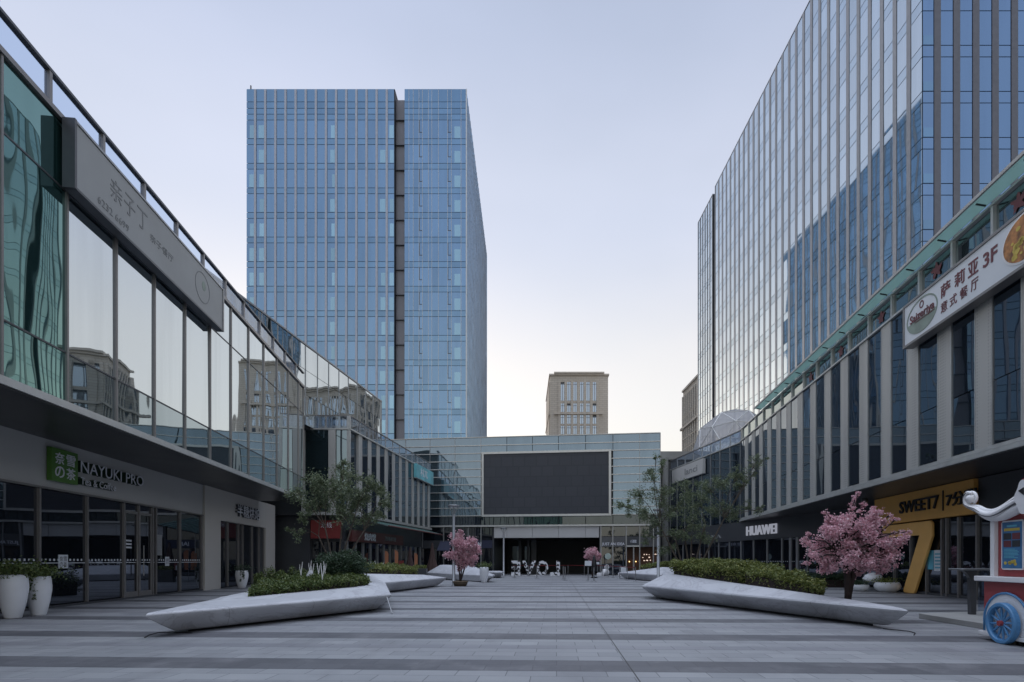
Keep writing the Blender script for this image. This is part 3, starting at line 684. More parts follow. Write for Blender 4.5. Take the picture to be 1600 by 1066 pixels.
for k in range(-13, 17):
    a = 13.8+1.757*k
    if a > R1: break
    jit(gp.new(), RB, a+.07, min(a+1.69, R1), -.03, 10.16, 10.9, .003)
    mu.new().fb(RB, a-.05, a+.05, -.08, .05, 10.135, 10.93)
    if k % 2 == 0 and a < 30: pr.append(a+.85)
for a, a1 in zip(hw_m, hw_m[1:]): gp.new('g_clear').fb(HW, a+.05, a1-.05, -.03, -.015, 10.1, 10.88); mu.new('mullion').fb(HW, a-.03, a+.03, -.06, .02, 10.085, 10.88)
gp.finish(); mu.finish()
MB().fb(RB, R0, R1, -.08, .06, 10.935, 11.0).build('balustrade_rail', 'trim', t); MB().fb(HW, 42.35, 55.4, -.08, .04, 10.885, 10.95).build('balustrade_rail', 'bronze', t)
for a in pr:
    b = MB(); pts = []
    for j in range(26):
        r = 1+.35*sin(5*j*2*pi/26)+rnd.uniform(-.25, .25); pts.append((a+.22*r*cos(j*2*pi/26), 10.5+.2*r*sin(j*2*pi/26)))
    b.fprism(RB, pts, -.005, .0)
    b.build('splash_print', 'maroon', t); b = MB()
    for j in range(0):
        x, z, r = a+rnd.uniform(-.6, .6), 10.5+rnd.uniform(-.28, .25), rnd.uniform(.02, .05)
        b.fprism(RB, [(x+r*1.6*cos(q*pi/4), z+r*sin(q*pi/4)) for q in range(8)], -.005, .0)

c = MB(); q = [RB.P(R0, .08, 11.02), RB.P(37.0, .08, 11.02), RB.P(37.0, .46, 11.12), RB.P(R0, .46, 11.12)]
c.add(q+[v+Vector((0, 0, .03)) for v in q], MB.BF).build('eave_glass', 'g_frit', t)
c = MB(); c.fb(RB, R0, 37.05, .465, .52, 11.08, 11.17).build('eave_edge', 'fin', t)
for k in range(-12, 14):
    a = 13.9+1.757*k
    if a < 36.8: MB().add([RB.P(a-.02, .14, 11.02), RB.P(a+.02, .14, 11.02), RB.P(a+.02, .38, 11.08), RB.P(a-.02, .38, 11.08), RB.P(a-.02, .14, 10.985), RB.P(a+.02, .14, 10.985), RB.P(a+.02, .38, 11.045), RB.P(a-.02, .38, 11.045)], MB.BF).build('eave_bracket', 'black', t)
# shop fronts below
gp = Many(t, 'shop_window', 'g_shop', 60); mu = Many(t, 'window_frame', 'bronze', 60)
ws = [26.45, 25.2, 23.9, 22.75, 21.75, 21.45, 20.75, 19.75, 18.4, 16.8, 15.2, 13.6, 12, 10, 8, 6, 4, 2, 0, -2, -4, -6, -8]
for a1, a0 in zip(ws, ws[1:]): jit(gp.new(), RS, a0+.05, a1-.05, .1, .12, 2.9, .0015)
for a in ws[1:]: mu.new().fb(RS, a-.045, a+.045, .04, .18, 0, 2.93)
MB().fb(RS, R0, 26.4, .0, .16, 0.0, .1).build('sill', 'dkmullion', t)
MB().fb(RS, R0, 19.6, 0, .2, 2.96, 4.15).build('fascia', 'char', t)
hs2 = [28.2, 29.9, 31.6, 33.2, 34.6, 35.6, 36.3, 37.2, 38.9, 40.6, 42.3, 44, 45.7, 47.4, 49.1, 50.8, 52.5, 54.2, 55.3]
for a0, a1 in zip(hs2, hs2[1:]): jit(gp.new(), HW, a0+.05, a1-.05, .0, .1, 2.76, .0015)
for a in hs2: mu.new('mullion').fb(HW, a-.04 if not 35 < a < 37 else a-.1, a+.04 if not 35 < a < 37 else a+.1, -.08, .06, 0, 2.79)
gp.finish(); mu.finish()
MB().fb(HW, 26.6, 55.4, -.1, .1, 2.8, 4.17).build('fascia', 'char', t)
b = MB()
for a0, a1 in zip(hs2[:12], hs2[1:]):
    k = a0+.15
    while k < a1-.12: b.fb(HW, k-.025, k+.025, .005, .012, 1.27, 1.32); k += .2
b.build('safety_dot_pattern', 'offwhite', t)
MB().lathe(RB.P(26.6, -1.6, 4.0), [(.01, -.12), (.1, -.1), (.13, 0), (.13, .17)], 12).build('ceiling_camera', 'mullion', t, smooth=True)
# signs
s = thing('shop_sign', 'white HUAWEI letters on the charcoal fascia behind the right planter', 'sign', HW.P(39.5, .1, 3.1))
text('HUAWEI', HW, 41.3, 37.6, 3.12, 3.78, .103, .1, 'lettering', 'lit_letter', s, .01)
s = thing('shop_sign', 'small white letters on charcoal fascia hidden by the right tree leaves', 'sign', HW.P(46, .1, 3.1))
text('M.A', HW, 46.7, 45.2, 3.1, 3.4, .103, .06, 'lettering', 'mullion', s)
s = thing('shop_sign', 'white banner sign with grey script above the right tree', 'sign', HW.P(51, .1, 8.6))
MB().fb(HW, 47.9, 54.3, .07, .32, 8.60, 9.85).build('panel', 'cladding', s)
text('lanci', HW, 51.4, 48.9, 8.95, 9.5, .323, .02, 'lettering', 'grey_letter', s)
s = thing('shop_sign', 'amber fascia sign with black SWEET7 letters on the right', 'sign', RS.P(23, .2, 2.95))
MB().fb(RS, 19.65, 26.5, .02, .32, 2.955, 4.15).build('panel', 'orange', s)
MB().fb(RS, 26.505, 26.6, -1.8, .32, 2.955, 4.15).build('side_panel', 'orange', s)
text('SWEET7', RS, 24.35, 21.6, 3.32, 3.82, .322, .06, 'lettering', 'black', s, .012)
MB().fb(RS, 21.32, 21.36, .322, .36, 3.2, 3.95).build('divider', 'black', s)
text('7分甜', RS, 21.12, 19.4, 3.32, 3.82, .322, .06, 'lettering', 'black', s, .012)
s = MB().fprism(RS, [(25.9, 2.9), (22.25, 2.9), (22.12, 2.8), (22.1, 2.3), (23.3, .08), (23.4, .0), (24.1, .0), (24.18, .1), (22.98, 2.36), (25.9, 2.34)], .20, .31)
s.top('numeral_sculpture', 'orange2', 'giant amber number seven standing as a shop entrance leg', 'sculpture', bevel=.03)
s = thing('window_poster', 'pale green poster sheets stuck inside glass beside the giant seven', 'poster', RS.P(22.2, .2, .9))
MB().fb(RS, 22.3, 22.7, .135, .14, 1.0, 1.75).build('sheet', 'cyan', s); MB().fb(RS, 21.82, 22.27, .135, .14, .95, 1.75).build('sheet', 'offwhite', s)
for k in range(5): MB().fb(RS, 21.87, 22.22, .1405, .143, 1.05+.13*k, 1.11+.13*k).build('print_line', 'cyan', s)
RBS = Fr((10.8-.12*.64, -.64), (.12, 1), (-1, .12)); RBS.o.z = -.27
s = thing('billboard', 'long white restaurant billboard with oval logo and pizza picture on the fins', 'sign', RBS.P(16.5, .2, 8.7))
MB().fb(RBS, 12.6, 19.9, .09, .38, 8.80, 10.06).build('panel', 'offwhite', s)
for a0, a1, z0, z1 in ((12.55, 19.97, 8.72, 8.795), (12.55, 19.97, 10.065, 10.13), (19.905, 19.97, 8.8, 10.06), (12.5, 12.595, 8.8, 10.06)): MB().fb(RBS, a0, a1, .08, .41, z0, z1).build('frame', 'bronze', s)
ring(RBS, 18.9, 9.45, .86, .54, .05, .382, .392).build('logo_ring', 'sage', s)
MB().fprism(RBS, [(18.9+.78*cos(pi+pi*q/16), 9.36+.4*sin(pi+pi*q/16)) for q in range(17)], .382, .388).build('logo_band', 'sage', s)
text('Saizeriya', RBS, 19.55, 18.2, 9.28, 9.62, .392, .012, 'lettering', 'maroon', s, .012); MB().fb(RBS, 18.2, 19.25, .392, .4, 9.3, 9.325).build('logo_underline', 'maroon', s)
ring(RBS, 18.9, 9.77, .12, .12, .04, .382, .392, 16).build('logo_ornament', 'maroon', s)
for ch, a, w in (('萨', 17.88, .46), ('莉', 17.22, .46), ('亚', 16.62, .42)): text(ch, RBS, a, a-w, 9.46, 9.86, .382, .012, 'character', 'maroon', s, .012)
for ch, a, w in (('意', 17.88, .32), ('式', 17.44, .32), ('餐', 16.98, .34), ('厅', 16.5, .3)): text(ch, RBS, a, a-w, 9.02, 9.33, .382, .012, 'character', 'maroon', s)
text('3F', RBS, 16.0, 15.46, 9.42, 9.8, .382, .012, 'lettering', 'maroon', s, .02)
disc(RBS, 14.45, 9.45, .82, .6, .382, .40).build('plate_print', 'white', s); disc(RBS, 14.45, 9.45, .76, .55, .402, .41).build('pizza_print', 'pizza', s)
b = MB()
for j in range(22):
    x, z, r = 14.45+rnd.uniform(-.5, .5), 9.45+rnd.uniform(-.36, .36), rnd.uniform(.04, .11)
    b.fprism(RBS, [(x+r*cos(q*pi/5)*rnd.uniform(.7, 1.3), z+.8*r*sin(q*pi/5)) for q in range(10)], .412, .416)
b.build('cheese_print', 'yellow', s)
# geodesic dome on the roof
bm = bmesh.new(); bmesh.ops.create_icosphere(bm, subdivisions=2, radius=3.5)
bmesh.ops.delete(bm, geom=[v for v in bm.verts if v.co.z < -.9], context='VERTS')
dv = [tuple(v.co) for v in bm.verts]; bm.verts.index_update(); df = [tuple(v.index for v in f.verts) for f in bm.faces]; de = [tuple(v.index for v in e.verts) for e in bm.edges]; bm.free()
s = thing('dome_tent', 'translucent geodesic dome tent on the right roof in front of the tower', 'tent', (18.2, 50, 10.05))
b = MB(); b.add([(x+18.2, y+50, z+10.95) for x, y, z in dv], df); b.build('skin', 'g_dome', s)
fr_ = MB()
for i, j in de: fr_.tube([Vector(dv[i])*1.003+Vector((18.2, 50, 10.95)), Vector(dv[j])*1.003+Vector((18.2, 50, 10.95))], .028, 5)
fr_.build('tube_frame', 'trim', s)
b = MB().lathe((18.2, 50, 10.06), [(.1, 0), (3.4, 0), (3.4, .1), (.1, .1)], 32).build('deck', 'concrete', s)
# low slab behind the gap
t = thing('concrete_building', 'low dark concrete structure seen through the gap right of the screen block', 'building', (16, 70, 0))
MB().box(13, 26, 63, 75, 12.4, 13.3).build('roof_slab', 'concrete', t); MB().box(13.3, 26, 63.5, 75, 0, 12.39).build('wall', 'char', t)
MB().lathe((15.2, 62.4, 0), [(.1, 0), (.35, 0), (.35, 12.39), (.1, 12.39)], 16).build('column', 'concrete', t)

# ------------------------------------------------------------------ blue office tower
t = thing('office_tower', 'blue glass office tower rising behind the left shops, split by a dark vertical slot', 'building', (-27, 119, 0))
MB().box(-45.2, -21.2, 93.9, 144.8, 0, 78.0).build('body', 'body', t)
MB().box(-21.19, -19.61, 94.9, 144.7, 0, 77.2).build('slot_wall', 'slot', t)
MB().box(-19.6, -9.65, 93.9, 144.8, 0, 78.0).build('body', 'body', t)
for k in range(18): MB().box(-21.18, -19.62, 94.6, 94.88, 4.1*k+4, 4.1*k+4.12).build('slot_louvre', 'fin_dark', t)
gp = Many(t, 'window', 'g_blue', 98); sp = Many(t, 'spandrel', 'g_blue_sp', 60); fn = Many(t, 'fin', 'fin_pink', 90)
xs = [-45.3]+[-43.85+1.646*k for k in range(14)]+[-21.1]
rows = [('s', 76.0, 78.1), ('s', 74.95, 76.0), ('s', 74.0, 74.95)]
z = 74.0
while z > 12: rows += [('s', z-.95, z), ('w', z-4.0, z-.95)]; z -= 4.0
lite = {0: .55, 1: .5, 8: .35, 13: .5, 14: .6}
for i in range(len(xs)-1):
    a0, a1 = xs[i]+(.18 if i else .02), xs[i+1]-.18
    for kd, z0, z1 in rows:
        if kd == 's': jit(sp.new(), BTF, a0, a1, 0, z0+.04, z1-.04, .002)
        else:
            jit(gp.new(), BTF, a0, a1, 0, z0+.04, z1-.04, .003)
            if i in lite and rnd.random() < .85: sp.new('g_blue_lit').fb(BTF, a0+(a1-a0)*(1-lite[i])*rnd.uniform(.5, 1), a1-.05, .005, .012, z0+.1, z0+2.2)
    if i: fn.new().fb(BTF, xs[i]-.17, xs[i]+.17, -.1, .14, 12, 77.95)
ls_ = [-19.6]+[at(q, 93.75) for q in (639, 645.7, 654.7, 660, 669.4, 674.8, 685, 699.4, 705.2, 720.4)]+[-9.5]
for i in range(len(ls_)-1):
    for kd, z0, z1 in rows:
        jit((sp if kd == 's' else gp).new(), BTF, ls_[i]+.03, ls_[i+1]-.03, 0, z0+.035, z1-.035, .002)
        if kd == 'w' and i in (3, 8):
            b = sp.new('char'); b.fb(BTF, ls_[i]+.04, ls_[i]+.12, .004, .02, z0+1, z1-.04); b = sp.new('char'); b.fb(BTF, ls_[i]+.12, ls_[i+1]-.04, .004, .02, z0+1.0, z0+1.1)
        if kd == 'w' and i == 9: sp.new('g_blue_lit').fb(BTF, ls_[i]+.5, ls_[i+1]-.1, .005, .012, z0+.1, z0+2.0)
for q in ls_[1:-1]: fn.new('trim').fb(BTF, q-.028, q+.028, -.05, .05, 12, 77.95)
fn.new('trim').box(-9.6, -9.42, 93.7, 93.9, 0, 78.1)
y = 94.0; k = 0
while y < 144:
    for kd, z0, z1 in rows:
        jit((sp if kd == 's' else gp).new(), BTS, y+.3, y+1.5, 0, z0+.04, z1-.04, .002)
    fn.new('fin_tower').fb(BTS, y-.2, y+.2, -.1, .04, 12, 77.95); y += 1.65
gp.finish(); sp.finish(); fn.finish()
MB().box(-45.25, -21.15, 93.8, 144.9, 78.0, 78.12).build('roof_edge', 'fin_dark', t); MB().box(-19.58, -9.5, 93.8, 144.9, 78.0, 78.12).build('roof_edge', 'fin_dark', t)
MB().tube([(-44.8, 94.2, 78.1), (-44.8, 94.2, 79)], .12, 6).build('lightning_rod', 'fin_dark', t)

# ------------------------------------------------------------------ silver office tower
t = thing('office_tower', 'tall silver striped glass tower on the right with grey vertical fins', 'building', (42, 62, 0))
TX, TY, FH = 28.1, 40.75, 3.26; TT = 56.5
RTS = Fr((TX, 0), (0, 1), (-1, 0)); RTF = Fr((0, TY), (1, 0), (0, -1))
MB().box(TX+.12, 62, TY+.12, 85.1, 0, TT-.1).build('body', 'body', t)
MB().box(TX+1.1, 61, 85.11, 86.1, 0, TT-.5).build('slot_wall', 'black', t)
MB().box(TX+.12, 61.5, 86.11, 93.3, 0, TT-.5).build('body', 'body', t)
gp = Many(t, 'window', 'g_tower', 98); sp = Many(t, 'spandrel', 'g_tower_sp', 98); fn = Many(t, 'fin', 'fin_tower', 98)
z = 54.1; rows = [('w', z, TT)]
while z > 6: rows += [('s', z-.82, z), ('w', z-FH, z-.82)]; z -= FH
y = TY+.02
while y < 84.4:
    f0 = y+1.16
    for kd, z0, z1 in rows: jit((sp if kd == 's' else gp).new(), RTS, y+.025, min(f0-.025, 85.0), 0, z0+.028, z1-.028, .0022)
    fn.new().fb(RTS, f0, min(y+1.59, 85.1), -.08, .04, 4, TT-.03); y += 1.59
y = 86.2
while y < 93.3:
    y1 = min(y+1.18, 93.4)
    for kd, z0, z1 in rows: jit((sp if kd == 's' else gp).new(), RTS, y+.16, y1-.04, 0, z0+.028, min(z1, TT-.5)-.028, .0022)
    fn.new().fb(RTS, y-.02, y+.15, -.08, .06, 4, TT-.45); y = y1+1e-6
x = TX+.04; first = True
while x < 51:
    w = .80 if first else .90
    for kd, z0, z1 in rows: jit((sp if kd == 's' else gp).new('g_tower_fr'), RTF, x+.025, x+w-.025, 0, z0+.028, z1-.028, .002)
    if first:
        for kd, z0, z1 in rows:
            if kd == 'w': sp.new('g_blue_sp').fb(RTF, x+.05, x+w-.05, .004, .01, z0+.05, z0+.7)
    fn.new('fin_dark').fb(RTF, x+w, x+w+.465, -.08, .05, 4, TT-.03); x += w+.465; first = False
gp.finish(); sp.finish(); fn.finish()
MB().box(TX-.04, 62, TY-.04, 85.1, TT, TT+.1).build('roof_edge', 'fin_tower', t); MB().box(TX-.04, 61.5, 86.1, 93.4, TT-.45, TT-.33).build('roof_edge', 'fin_tower', t)

# ------------------------------------------------------------------ brown stone towers far behind
def stone_tower(label, x0, x1, y0, y1, H, cols_f, cols_s, ww, seed, q=1.0):
    t = thing('apartment_tower', label, 'building', ((x0+x1)/2, (y0+y1)/2, 0))
    r = random.Random(seed)
    MB().box(x0+.3, x1-.3, y0+.3, y1-.3, 0, H-.6).build('wall', 'granite', t)
    FF = Fr((0, y0+.3), (1, 0), (0, -1)); FS = Fr((x0+.3, 0), (0, 1), (-1, 0))
    wn = Many(t, 'window', 'win_dk', 98); tr = Many(t, 'window_bar', 'dkmullion', 40); pil = Many(t, 'pilaster', 'granite', 60)
    lev = [(H-6.7*q, H-2.1*q), (H-9.5*q, H-7.4*q)]; zz = H-10.3*q
    while zz > 8: lev.append((zz-2.13*q, zz)); zz -= 2.58*q
    for fr, cs in ((FF, cols_f), (FS, cols_s)):
        for c in cs:
            for z0, z1 in lev:
                wn.new().fb(fr, c-ww/2, c+ww/2, -.05, .02, z0, z1)
                b = tr.new(); b.fb(fr, c-.06, c+.06, .021, .06, z0, z1); b.fb(fr, c-ww/2, c-.07, .021, .05, z1-.75, z1-.63); b.fb(fr, c+.07, c+ww/2, .021, .05, z1-.75, z1-.63)
                if r.random() < .3: tr.new('black').fb(fr, c-ww/2, c+ww/2, .022, .03, z1-.55, z1)
        cs2 = sorted(cs); gap = cs2[1]-cs2[0]
        edges = [cs2[0]-gap/2]+[(p+q)/2 for p, q in zip(cs2, cs2[1:])]+[cs2[-1]+gap/2]
        for e in edges: pil.new().fb(fr, e-(gap-ww)/2*.8, e+(gap-ww)/2*.8, 0, .28, 0, H-1.8*q)
        for z in (H-9.95*q,): pil.new('granite_trim').fb(fr, edges[0]-1.5, edges[-1]+1.5, .0, .5, z-.25, z+.3)
        k = H-12.98*q
        while k > 8: pil.new('granite_trim').fb(fr, edges[0], edges[-1], .0, .2, k+.05, k+.27); k -= 2.58*q
    wn.finish(); tr.finish(); pil.finish()
    MB().box(x0, x1, y0, y1, H-.59, H-.1).build('cornice', 'granite_trim', t); MB().box(x0+1.5, x1-1.5, y0-.3, y1-1, H-.09, H+.4).build('parapet', 'granite_trim', t)
    for k in range(4): MB().box(x0+3+k*(x1-x0-6)/3-.5, x0+3+k*(x1-x0-6)/3+.5, y0+2, y0+3, H+.41, H+.9).build('roof_vent', 'granite_trim', t)
    return t
stone_tower('brown stone apartment tower centred above the giant screen', 7.35, 25.5, 174, 203, 57.9, [at(q, 174) for q in (879, 888.9, 898.7, 909, 918.8, 929)], [178+3.2*k for k in range(7)], 1.02, 3, 1.22)
stone_tower('brown stone tower edge peeping out left of the silver office tower', 40.2, 65, 134, 147.6, 44.9, [43.5+2.15*k for k in range(9)], [135.7+1.77*k for k in range(7)], 1.0, 4)

# ------------------------------------------------------------------ planting helpers
import numpy as np
def leaf_mesh(name, C, size, mat, parent, rs, up=.5, aspect=.55, quads=1, kind=None, d=None):
    C = np.asarray(C, float); n = len(C)
    off = np.array(WL[parent.name]) if parent else np.zeros(3)
    V = []; 
    for q in range(quads):
        N = rs.normal(size=(n, 3)); N[:, 2] += up*2; N /= np.linalg.norm(N, axis=1)[:, None]
        D = rs.normal(size=(n, 3)) if d is None else d+rs.normal(size=(n, 3))*.6
        D -= N*(D*N).sum(1)[:, None]; D /= np.linalg.norm(D, axis=1)[:, None]+1e-9
        T = np.cross(N, D); s = size*rs.uniform(.6, 1.3, (n, 1))
        V.append(np.stack([C-D*s, C+T*s*aspect, C+D*s, C-T*s*aspect], 1).reshape(-1, 3))
    V = np.concatenate(V)-off; m = len(V)//4
    me = bpy.data.meshes.new(name); me.vertices.add(m*4); me.vertices.foreach_set('co', V.ravel())
    me.loops.add(m*4); me.loops.foreach_set('vertex_index', np.arange(m*4, dtype=np.int32))
    me.polygons.add(m); me.polygons.foreach_set('loop_start', np.arange(0, m*4, 4, dtype=np.int32)); me.polygons.foreach_set('loop_total', np.full(m, 4, np.int32))
    me.update(calc_edges=True); me.validate(); me.materials.append(M[mat])
    o = bpy.data.objects.new(name, me); COL.objects.link(o); WL[o.name] = Vector(off)
    if parent: o.parent = parent
    return o
def hedge(name, label, cat, quads, dens, size, mat, seed, loc, group=None, lump=.26):
    """quads: lists of four (x, y, z_bottom, z_top); leaves fill the volume, thickest at the surface"""
    rs = np.random.RandomState(seed); t = thing(name, label, cat, loc, group); pts = []; core = MB()
    for q in quads:
        q = np.array(q, float); area = .5*abs(np.cross(q[2, :2]-q[0, :2], q[3, :2]-q[1, :2])); n = int(area*dens)
        u, v = rs.rand(n, 1), rs.rand(n, 1); p = (1-u)*(1-v)*q[0]+u*(1-v)*q[1]+u*v*q[2]+(1-u)*v*q[3]
        k = rs.rand(n)**.45
        l = lump*(np.sin(p[:, 0]*5.3+seed)*np.sin(p[:, 1]*4.1+1)+.7*np.sin(p[:, 0]*11+p[:, 1]*9))
        z = p[:, 2]+(p[:, 3]-p[:, 2])*k*(1+l)+rs.normal(0, .02, n)
        e = (k > .6)[:, None]*rs.normal(0, .03, (n, 2)); pts.append(np.c_[p[:, :2]+e, z])
        c = q.mean(0); qs = c+(q-c)*.9
        core.add([(a[0], a[1], a[2]-.02) for a in qs]+[(a[0], a[1], a[2]+(a[3]-a[2])*.62) for a in qs], MB.BF)
    leaf_mesh('foliage', np.concatenate(pts), size, mat, t, rs, .5)
    core.build('stems', 'bark_dk', t); return t  # solid dark core added inside the leaves to block the view through
def branchy(t, base, tips, r0, mat, rs, lean=.25, seg=5):
    """stems from base to tips, each a tapering bent tube, with side twigs"""
    b = MB(); base = Vector(base)
    for tp, r in tips:
        tp = Vector(tp); m = (base+tp)/2+Vector((rs.normal(0, .1), rs.normal(0, .1), .12))*lean*4*(tp-base).length*.25
        pts = [base*(1-u)**2+m*2*u*(1-u)+tp*u*u for u in [i/seg for i in range(seg+1)]]
        b.tube(pts, [r*(1-.85*i/seg)+.003 for i in range(seg+1)], 6)
    return b
def tree(name, label, cat, base, stems, clumps, nleaf, size, mat, bark, seed, group=None, r0=.06, flat=.6, quads=1, aspect=.5, spread=1.0):
    """clumps: (x, y, z, radius); stems: points where the trunk divides"""
    rs = np.random.RandomState(seed); t = thing(name, label, cat, base, group); tb = MB()
    for s_ in stems:
        p0 = Vector(base); p1 = Vector(s_); m = (p0*.55+p1*.45)+Vector((rs.normal(0, .06), rs.normal(0, .06), .1))
        tb.tube([p0, p0*.75+m*.25, m, m*.45+p1*.55, p1], [r0, r0*.85, r0*.72, r0*.6, r0*.45], 8)
    tb.build('trunk', bark, t, smooth=True)
    br = MB(); pts = []; tot = sum(c[3]**2 for c in clumps)
    for c in clumps:
        cc = Vector(c[:3]); s_ = min(stems, key=lambda q: (Vector(q)-cc).length+rs.rand()*.4); s_ = Vector(s_)
        m = s_*.5+cc*.5+Vector((rs.normal(0, .08), rs.normal(0, .08), .06+rs.rand()*.12))
        br.tube([s_, s_*.4+m*.6, m, cc], [r0*.42, r0*.32, r0*.24, .006], 5)
        n = int(nleaf*c[3]**2/tot); k = max(3, int(9*c[3]/.4)); sub = rs.normal(size=(k, 3)); sub /= np.linalg.norm(sub, axis=1)[:, None]; sub *= c[3]*spread*rs.uniform(.3, 1, (k, 1)); sub[:, 2] *= flat
        for q in sub:
            e = cc+Vector(q); br.tube([m*.3+cc*.7, cc*.5+e*.5+Vector((0, 0, .02)), e], [.009, .006, .003], 4)
            p = rs.normal(0, 1, (n//k+1, 3))*c[3]*.30*rs.uniform(.5, 1.5); p[:, 2] *= flat; pts.append(np.array(e)+p)
            w = rs.rand(n//k//4+1, 1); pts.append(np.array(cc)*(1-w)+np.array(e)*w+rs.normal(0, .025, (len(w), 3)))
    br.build('branches', bark, t); leaf_mesh('crown', np.concatenate(pts), size, mat, t, rs, .35 if quads == 1 else 0., aspect, quads); return t

# ------------------------------------------------------------------ marble seat planters
def planter(label, base, rim, inner, mat, group='faceted marble seat planters', bev=.045):
    c = [sum(p[i] for p in base)/len(base) for i in (0, 1)]
    t = thing('seat_planter', label, 'planter', (c[0], c[1], 0), group)
    low = [(b[0]*.06+r[0]*.94, b[1]*.06+r[1]*.94, r[2]-.085) for b, r in zip(base, rim)]
    mid = [(b[0]*.57+r[0]*.43, b[1]*.57+r[1]*.43, .05+(r[2]-.135)*.42) for b, r in zip(base, rim)]
    MB().loops([[(b[0], b[1], .05) for b in base], mid, low, rim, inner]).build('body', mat, t, bevel=bev)
    k = [(c[0]+(b[0]-c[0])*.93, c[1]+(b[1]-c[1])*.93) for b in base]
    MB().prism(k, .0, .055).build('plinth', 'black', t); return t  # recessed plinth, coloured black to keep the shadow gap dark
planter('long pale marble seat planter in the left foreground with a pointed near tip',
        [(-6.42, 10.55), (-3.98, 15.45), (-5.75, 21.9), (-7.3, 19.8), (-6.85, 13.2)],
        [(-6.52, 9.85, .44), (-3.53, 15.25, .46), (-5.42, 22.4, .50), (-7.65, 20.2, .48), (-7.12, 13.2, .46)],
        [(-6.42, 12.4, .50), (-4.45, 16.3, .62), (-6.0, 21.8, .86), (-7.3, 19.7, .72), (-6.95, 13.2, .52)], 'stone')
planter('pale marble seat planter behind the left foreground one, tip pointing right',
        [(-5.75, 23.9), (-4.55, 30.0), (-6.6, 30.6), (-8.6, 28), (-7.6, 23.6)],
        [(-5.70, 23.0, .47), (-4.15, 30.6, .45), (-6.4, 31.3, .5), (-9, 28.4, .5), (-7.7, 23.0, .5)],
        [(-6.15, 23.5, .80), (-5.2, 29.6, .62), (-6.6, 30.2, .62), (-8.5, 28, .8), (-7.6, 23.6, .84)], 'stone')
planter('long grey marble seat planter on the right with a rising left end',
        [(4.66, 20.4), (7.22, 11.42), (7.38, 14.6), (7.7, 20), (5.6, 22.4)],
        [(4.16, 20.55, .45), (7.14, 10.66, .45), (7.62, 14.5, .46), (8.05, 20.3, .48), (5.5, 23.1, .48)],
        [(4.98, 20.3, .90), (7.08, 12.6, .50), (7.45, 14.6, .50), (7.75, 20, .62), (5.7, 22.3, .9)], 'stone_grey')
planter('small grey marble seat planter behind the right one, beside the lamp post',
        [(7.4, 42.8), (8.15, 37.2), (9.6, 38), (10.5, 42), (8.6, 44)],
        [(6.96, 42.8, .46), (8.5, 35.9, .46), (10, 37.5, .5), (10.9, 42.2, .5), (8.6, 44.6, .5)],
        [(8.2, 42.2, .62), (9.05, 37.8, .92), (9.8, 38.3, .9), (10.4, 41.8, .7), (8.7, 43.5, .65)], 'stone_grey')
planter('marble bench with a high slanting backrest behind the left blossom tree',
        [(-6.6, 42), (-2.75, 35.9), (-2.3, 36.6), (-3.6, 40.5), (-6.2, 43)],
        [(-7.3, 42.7, .45), (-2.0, 35.2, .42), (-1.9, 36.8, .44), (-3.4, 41.0, .5), (-6.4, 43.8, .5)],
        [(-6.25, 42.4, 1.02), (-2.95, 37.4, .66), (-2.7, 37.9, .62), (-3.6, 40.4, .98), (-6.0, 43.0, 1.04)], 'stone_grey', bev=.03)
planter('smallest marble seat planter, far end of the row beside the white urn',
        [(-3.0, 45.5), (-1.9, 44.8), (-2.0, 47.5), (-3.2, 47.6)], [(-3.4, 45.4, .45), (-1.75, 44.2, .45), (-1.75, 47.8, .45), (-3.4, 48, .45)],
        [(-3.1, 45.7, .5), (-2.0, 45.0, .5), (-2.0, 47.4, .5), (-3.1, 47.5, .5)], 'stone_grey', bev=.03)
hedge('clipped_hedge', 'dark green low hedge filling the left foreground marble planter', 'hedge',
      [[(-6.30, 13.1, .5, .68), (-4.74, 16.0, .58, .84), (-6.0, 19.5, .7, .98), (-6.95, 15.5, .58, .86)], [(-4.74, 16.0, .58, .84), (-4.5, 16.7, .62, .84), (-5.7, 19.5, .74, .96), (-6.0, 19.5, .7, .98)]],
      5000, .034, 'leaf_hedge2', 3, (-5.9, 15.8, .5))
hedge('clipped_hedge', 'green hedge in the second left planter in front of the red shops', 'hedge',
      [[(-6.45, 24.2, .8, 1.12), (-5.35, 29.2, .6, .98), (-6.6, 30, .62, 1.05), (-8.2, 25, .8, 1.2)]], 2600, .04, 'leaf_hedge', 5, (-6.7, 27, .6))
hedge('clipped_hedge', 'yellow green hedge filling the long right marble planter', 'hedge',
      [[(5.05, 20.2, .86, 1.30), (6.15, 16.4, .68, 1.18), (7.6, 17.5, .60, 1.12), (7.3, 21.5, .8, 1.3)], [(6.15, 16.4, .68, 1.18), (7.02, 13.5, .50, .78), (7.42, 14.3, .5, .80), (7.6, 17.5, .60, 1.12)]],
      5000, .037, 'leaf_hedge', 6, (6.5, 17.5, .5))
hedge('clipped_hedge', 'small far hedge in the right planter behind the lamp post', 'hedge',
      [[(8.3, 42, .6, .95), (9.1, 38, .88, 1.2), (9.9, 38.6, .86, 1.2), (10.2, 42, .7, 1.15)]], 1500, .05, 'leaf_hedge', 8, (9.4, 40, .6))
hedge('boxwood_hedge', 'low dark boxwood row on the ground below the pink blossom tree', 'hedge',
      [[(13.6, 29.2, 0, .62), (16.4, 28.6, 0, .62), (16.6, 29.6, 0, .66), (13.7, 30.3, 0, .66)]], 5200, .035, 'leaf_dark', 9, (15, 29.4, 0))
hedge('boxwood_hedge', 'long dark hedge strip behind the left foreground planter by the passage', 'hedge',
      [[(-10.6, 22.5, 0, .78), (-8.3, 23.5, 0, .8), (-8.5, 24.6, 0, .85), (-10.9, 23.6, 0, .82)]], 3200, .04, 'leaf_hedge2', 11, (-9.6, 23.5, 0))
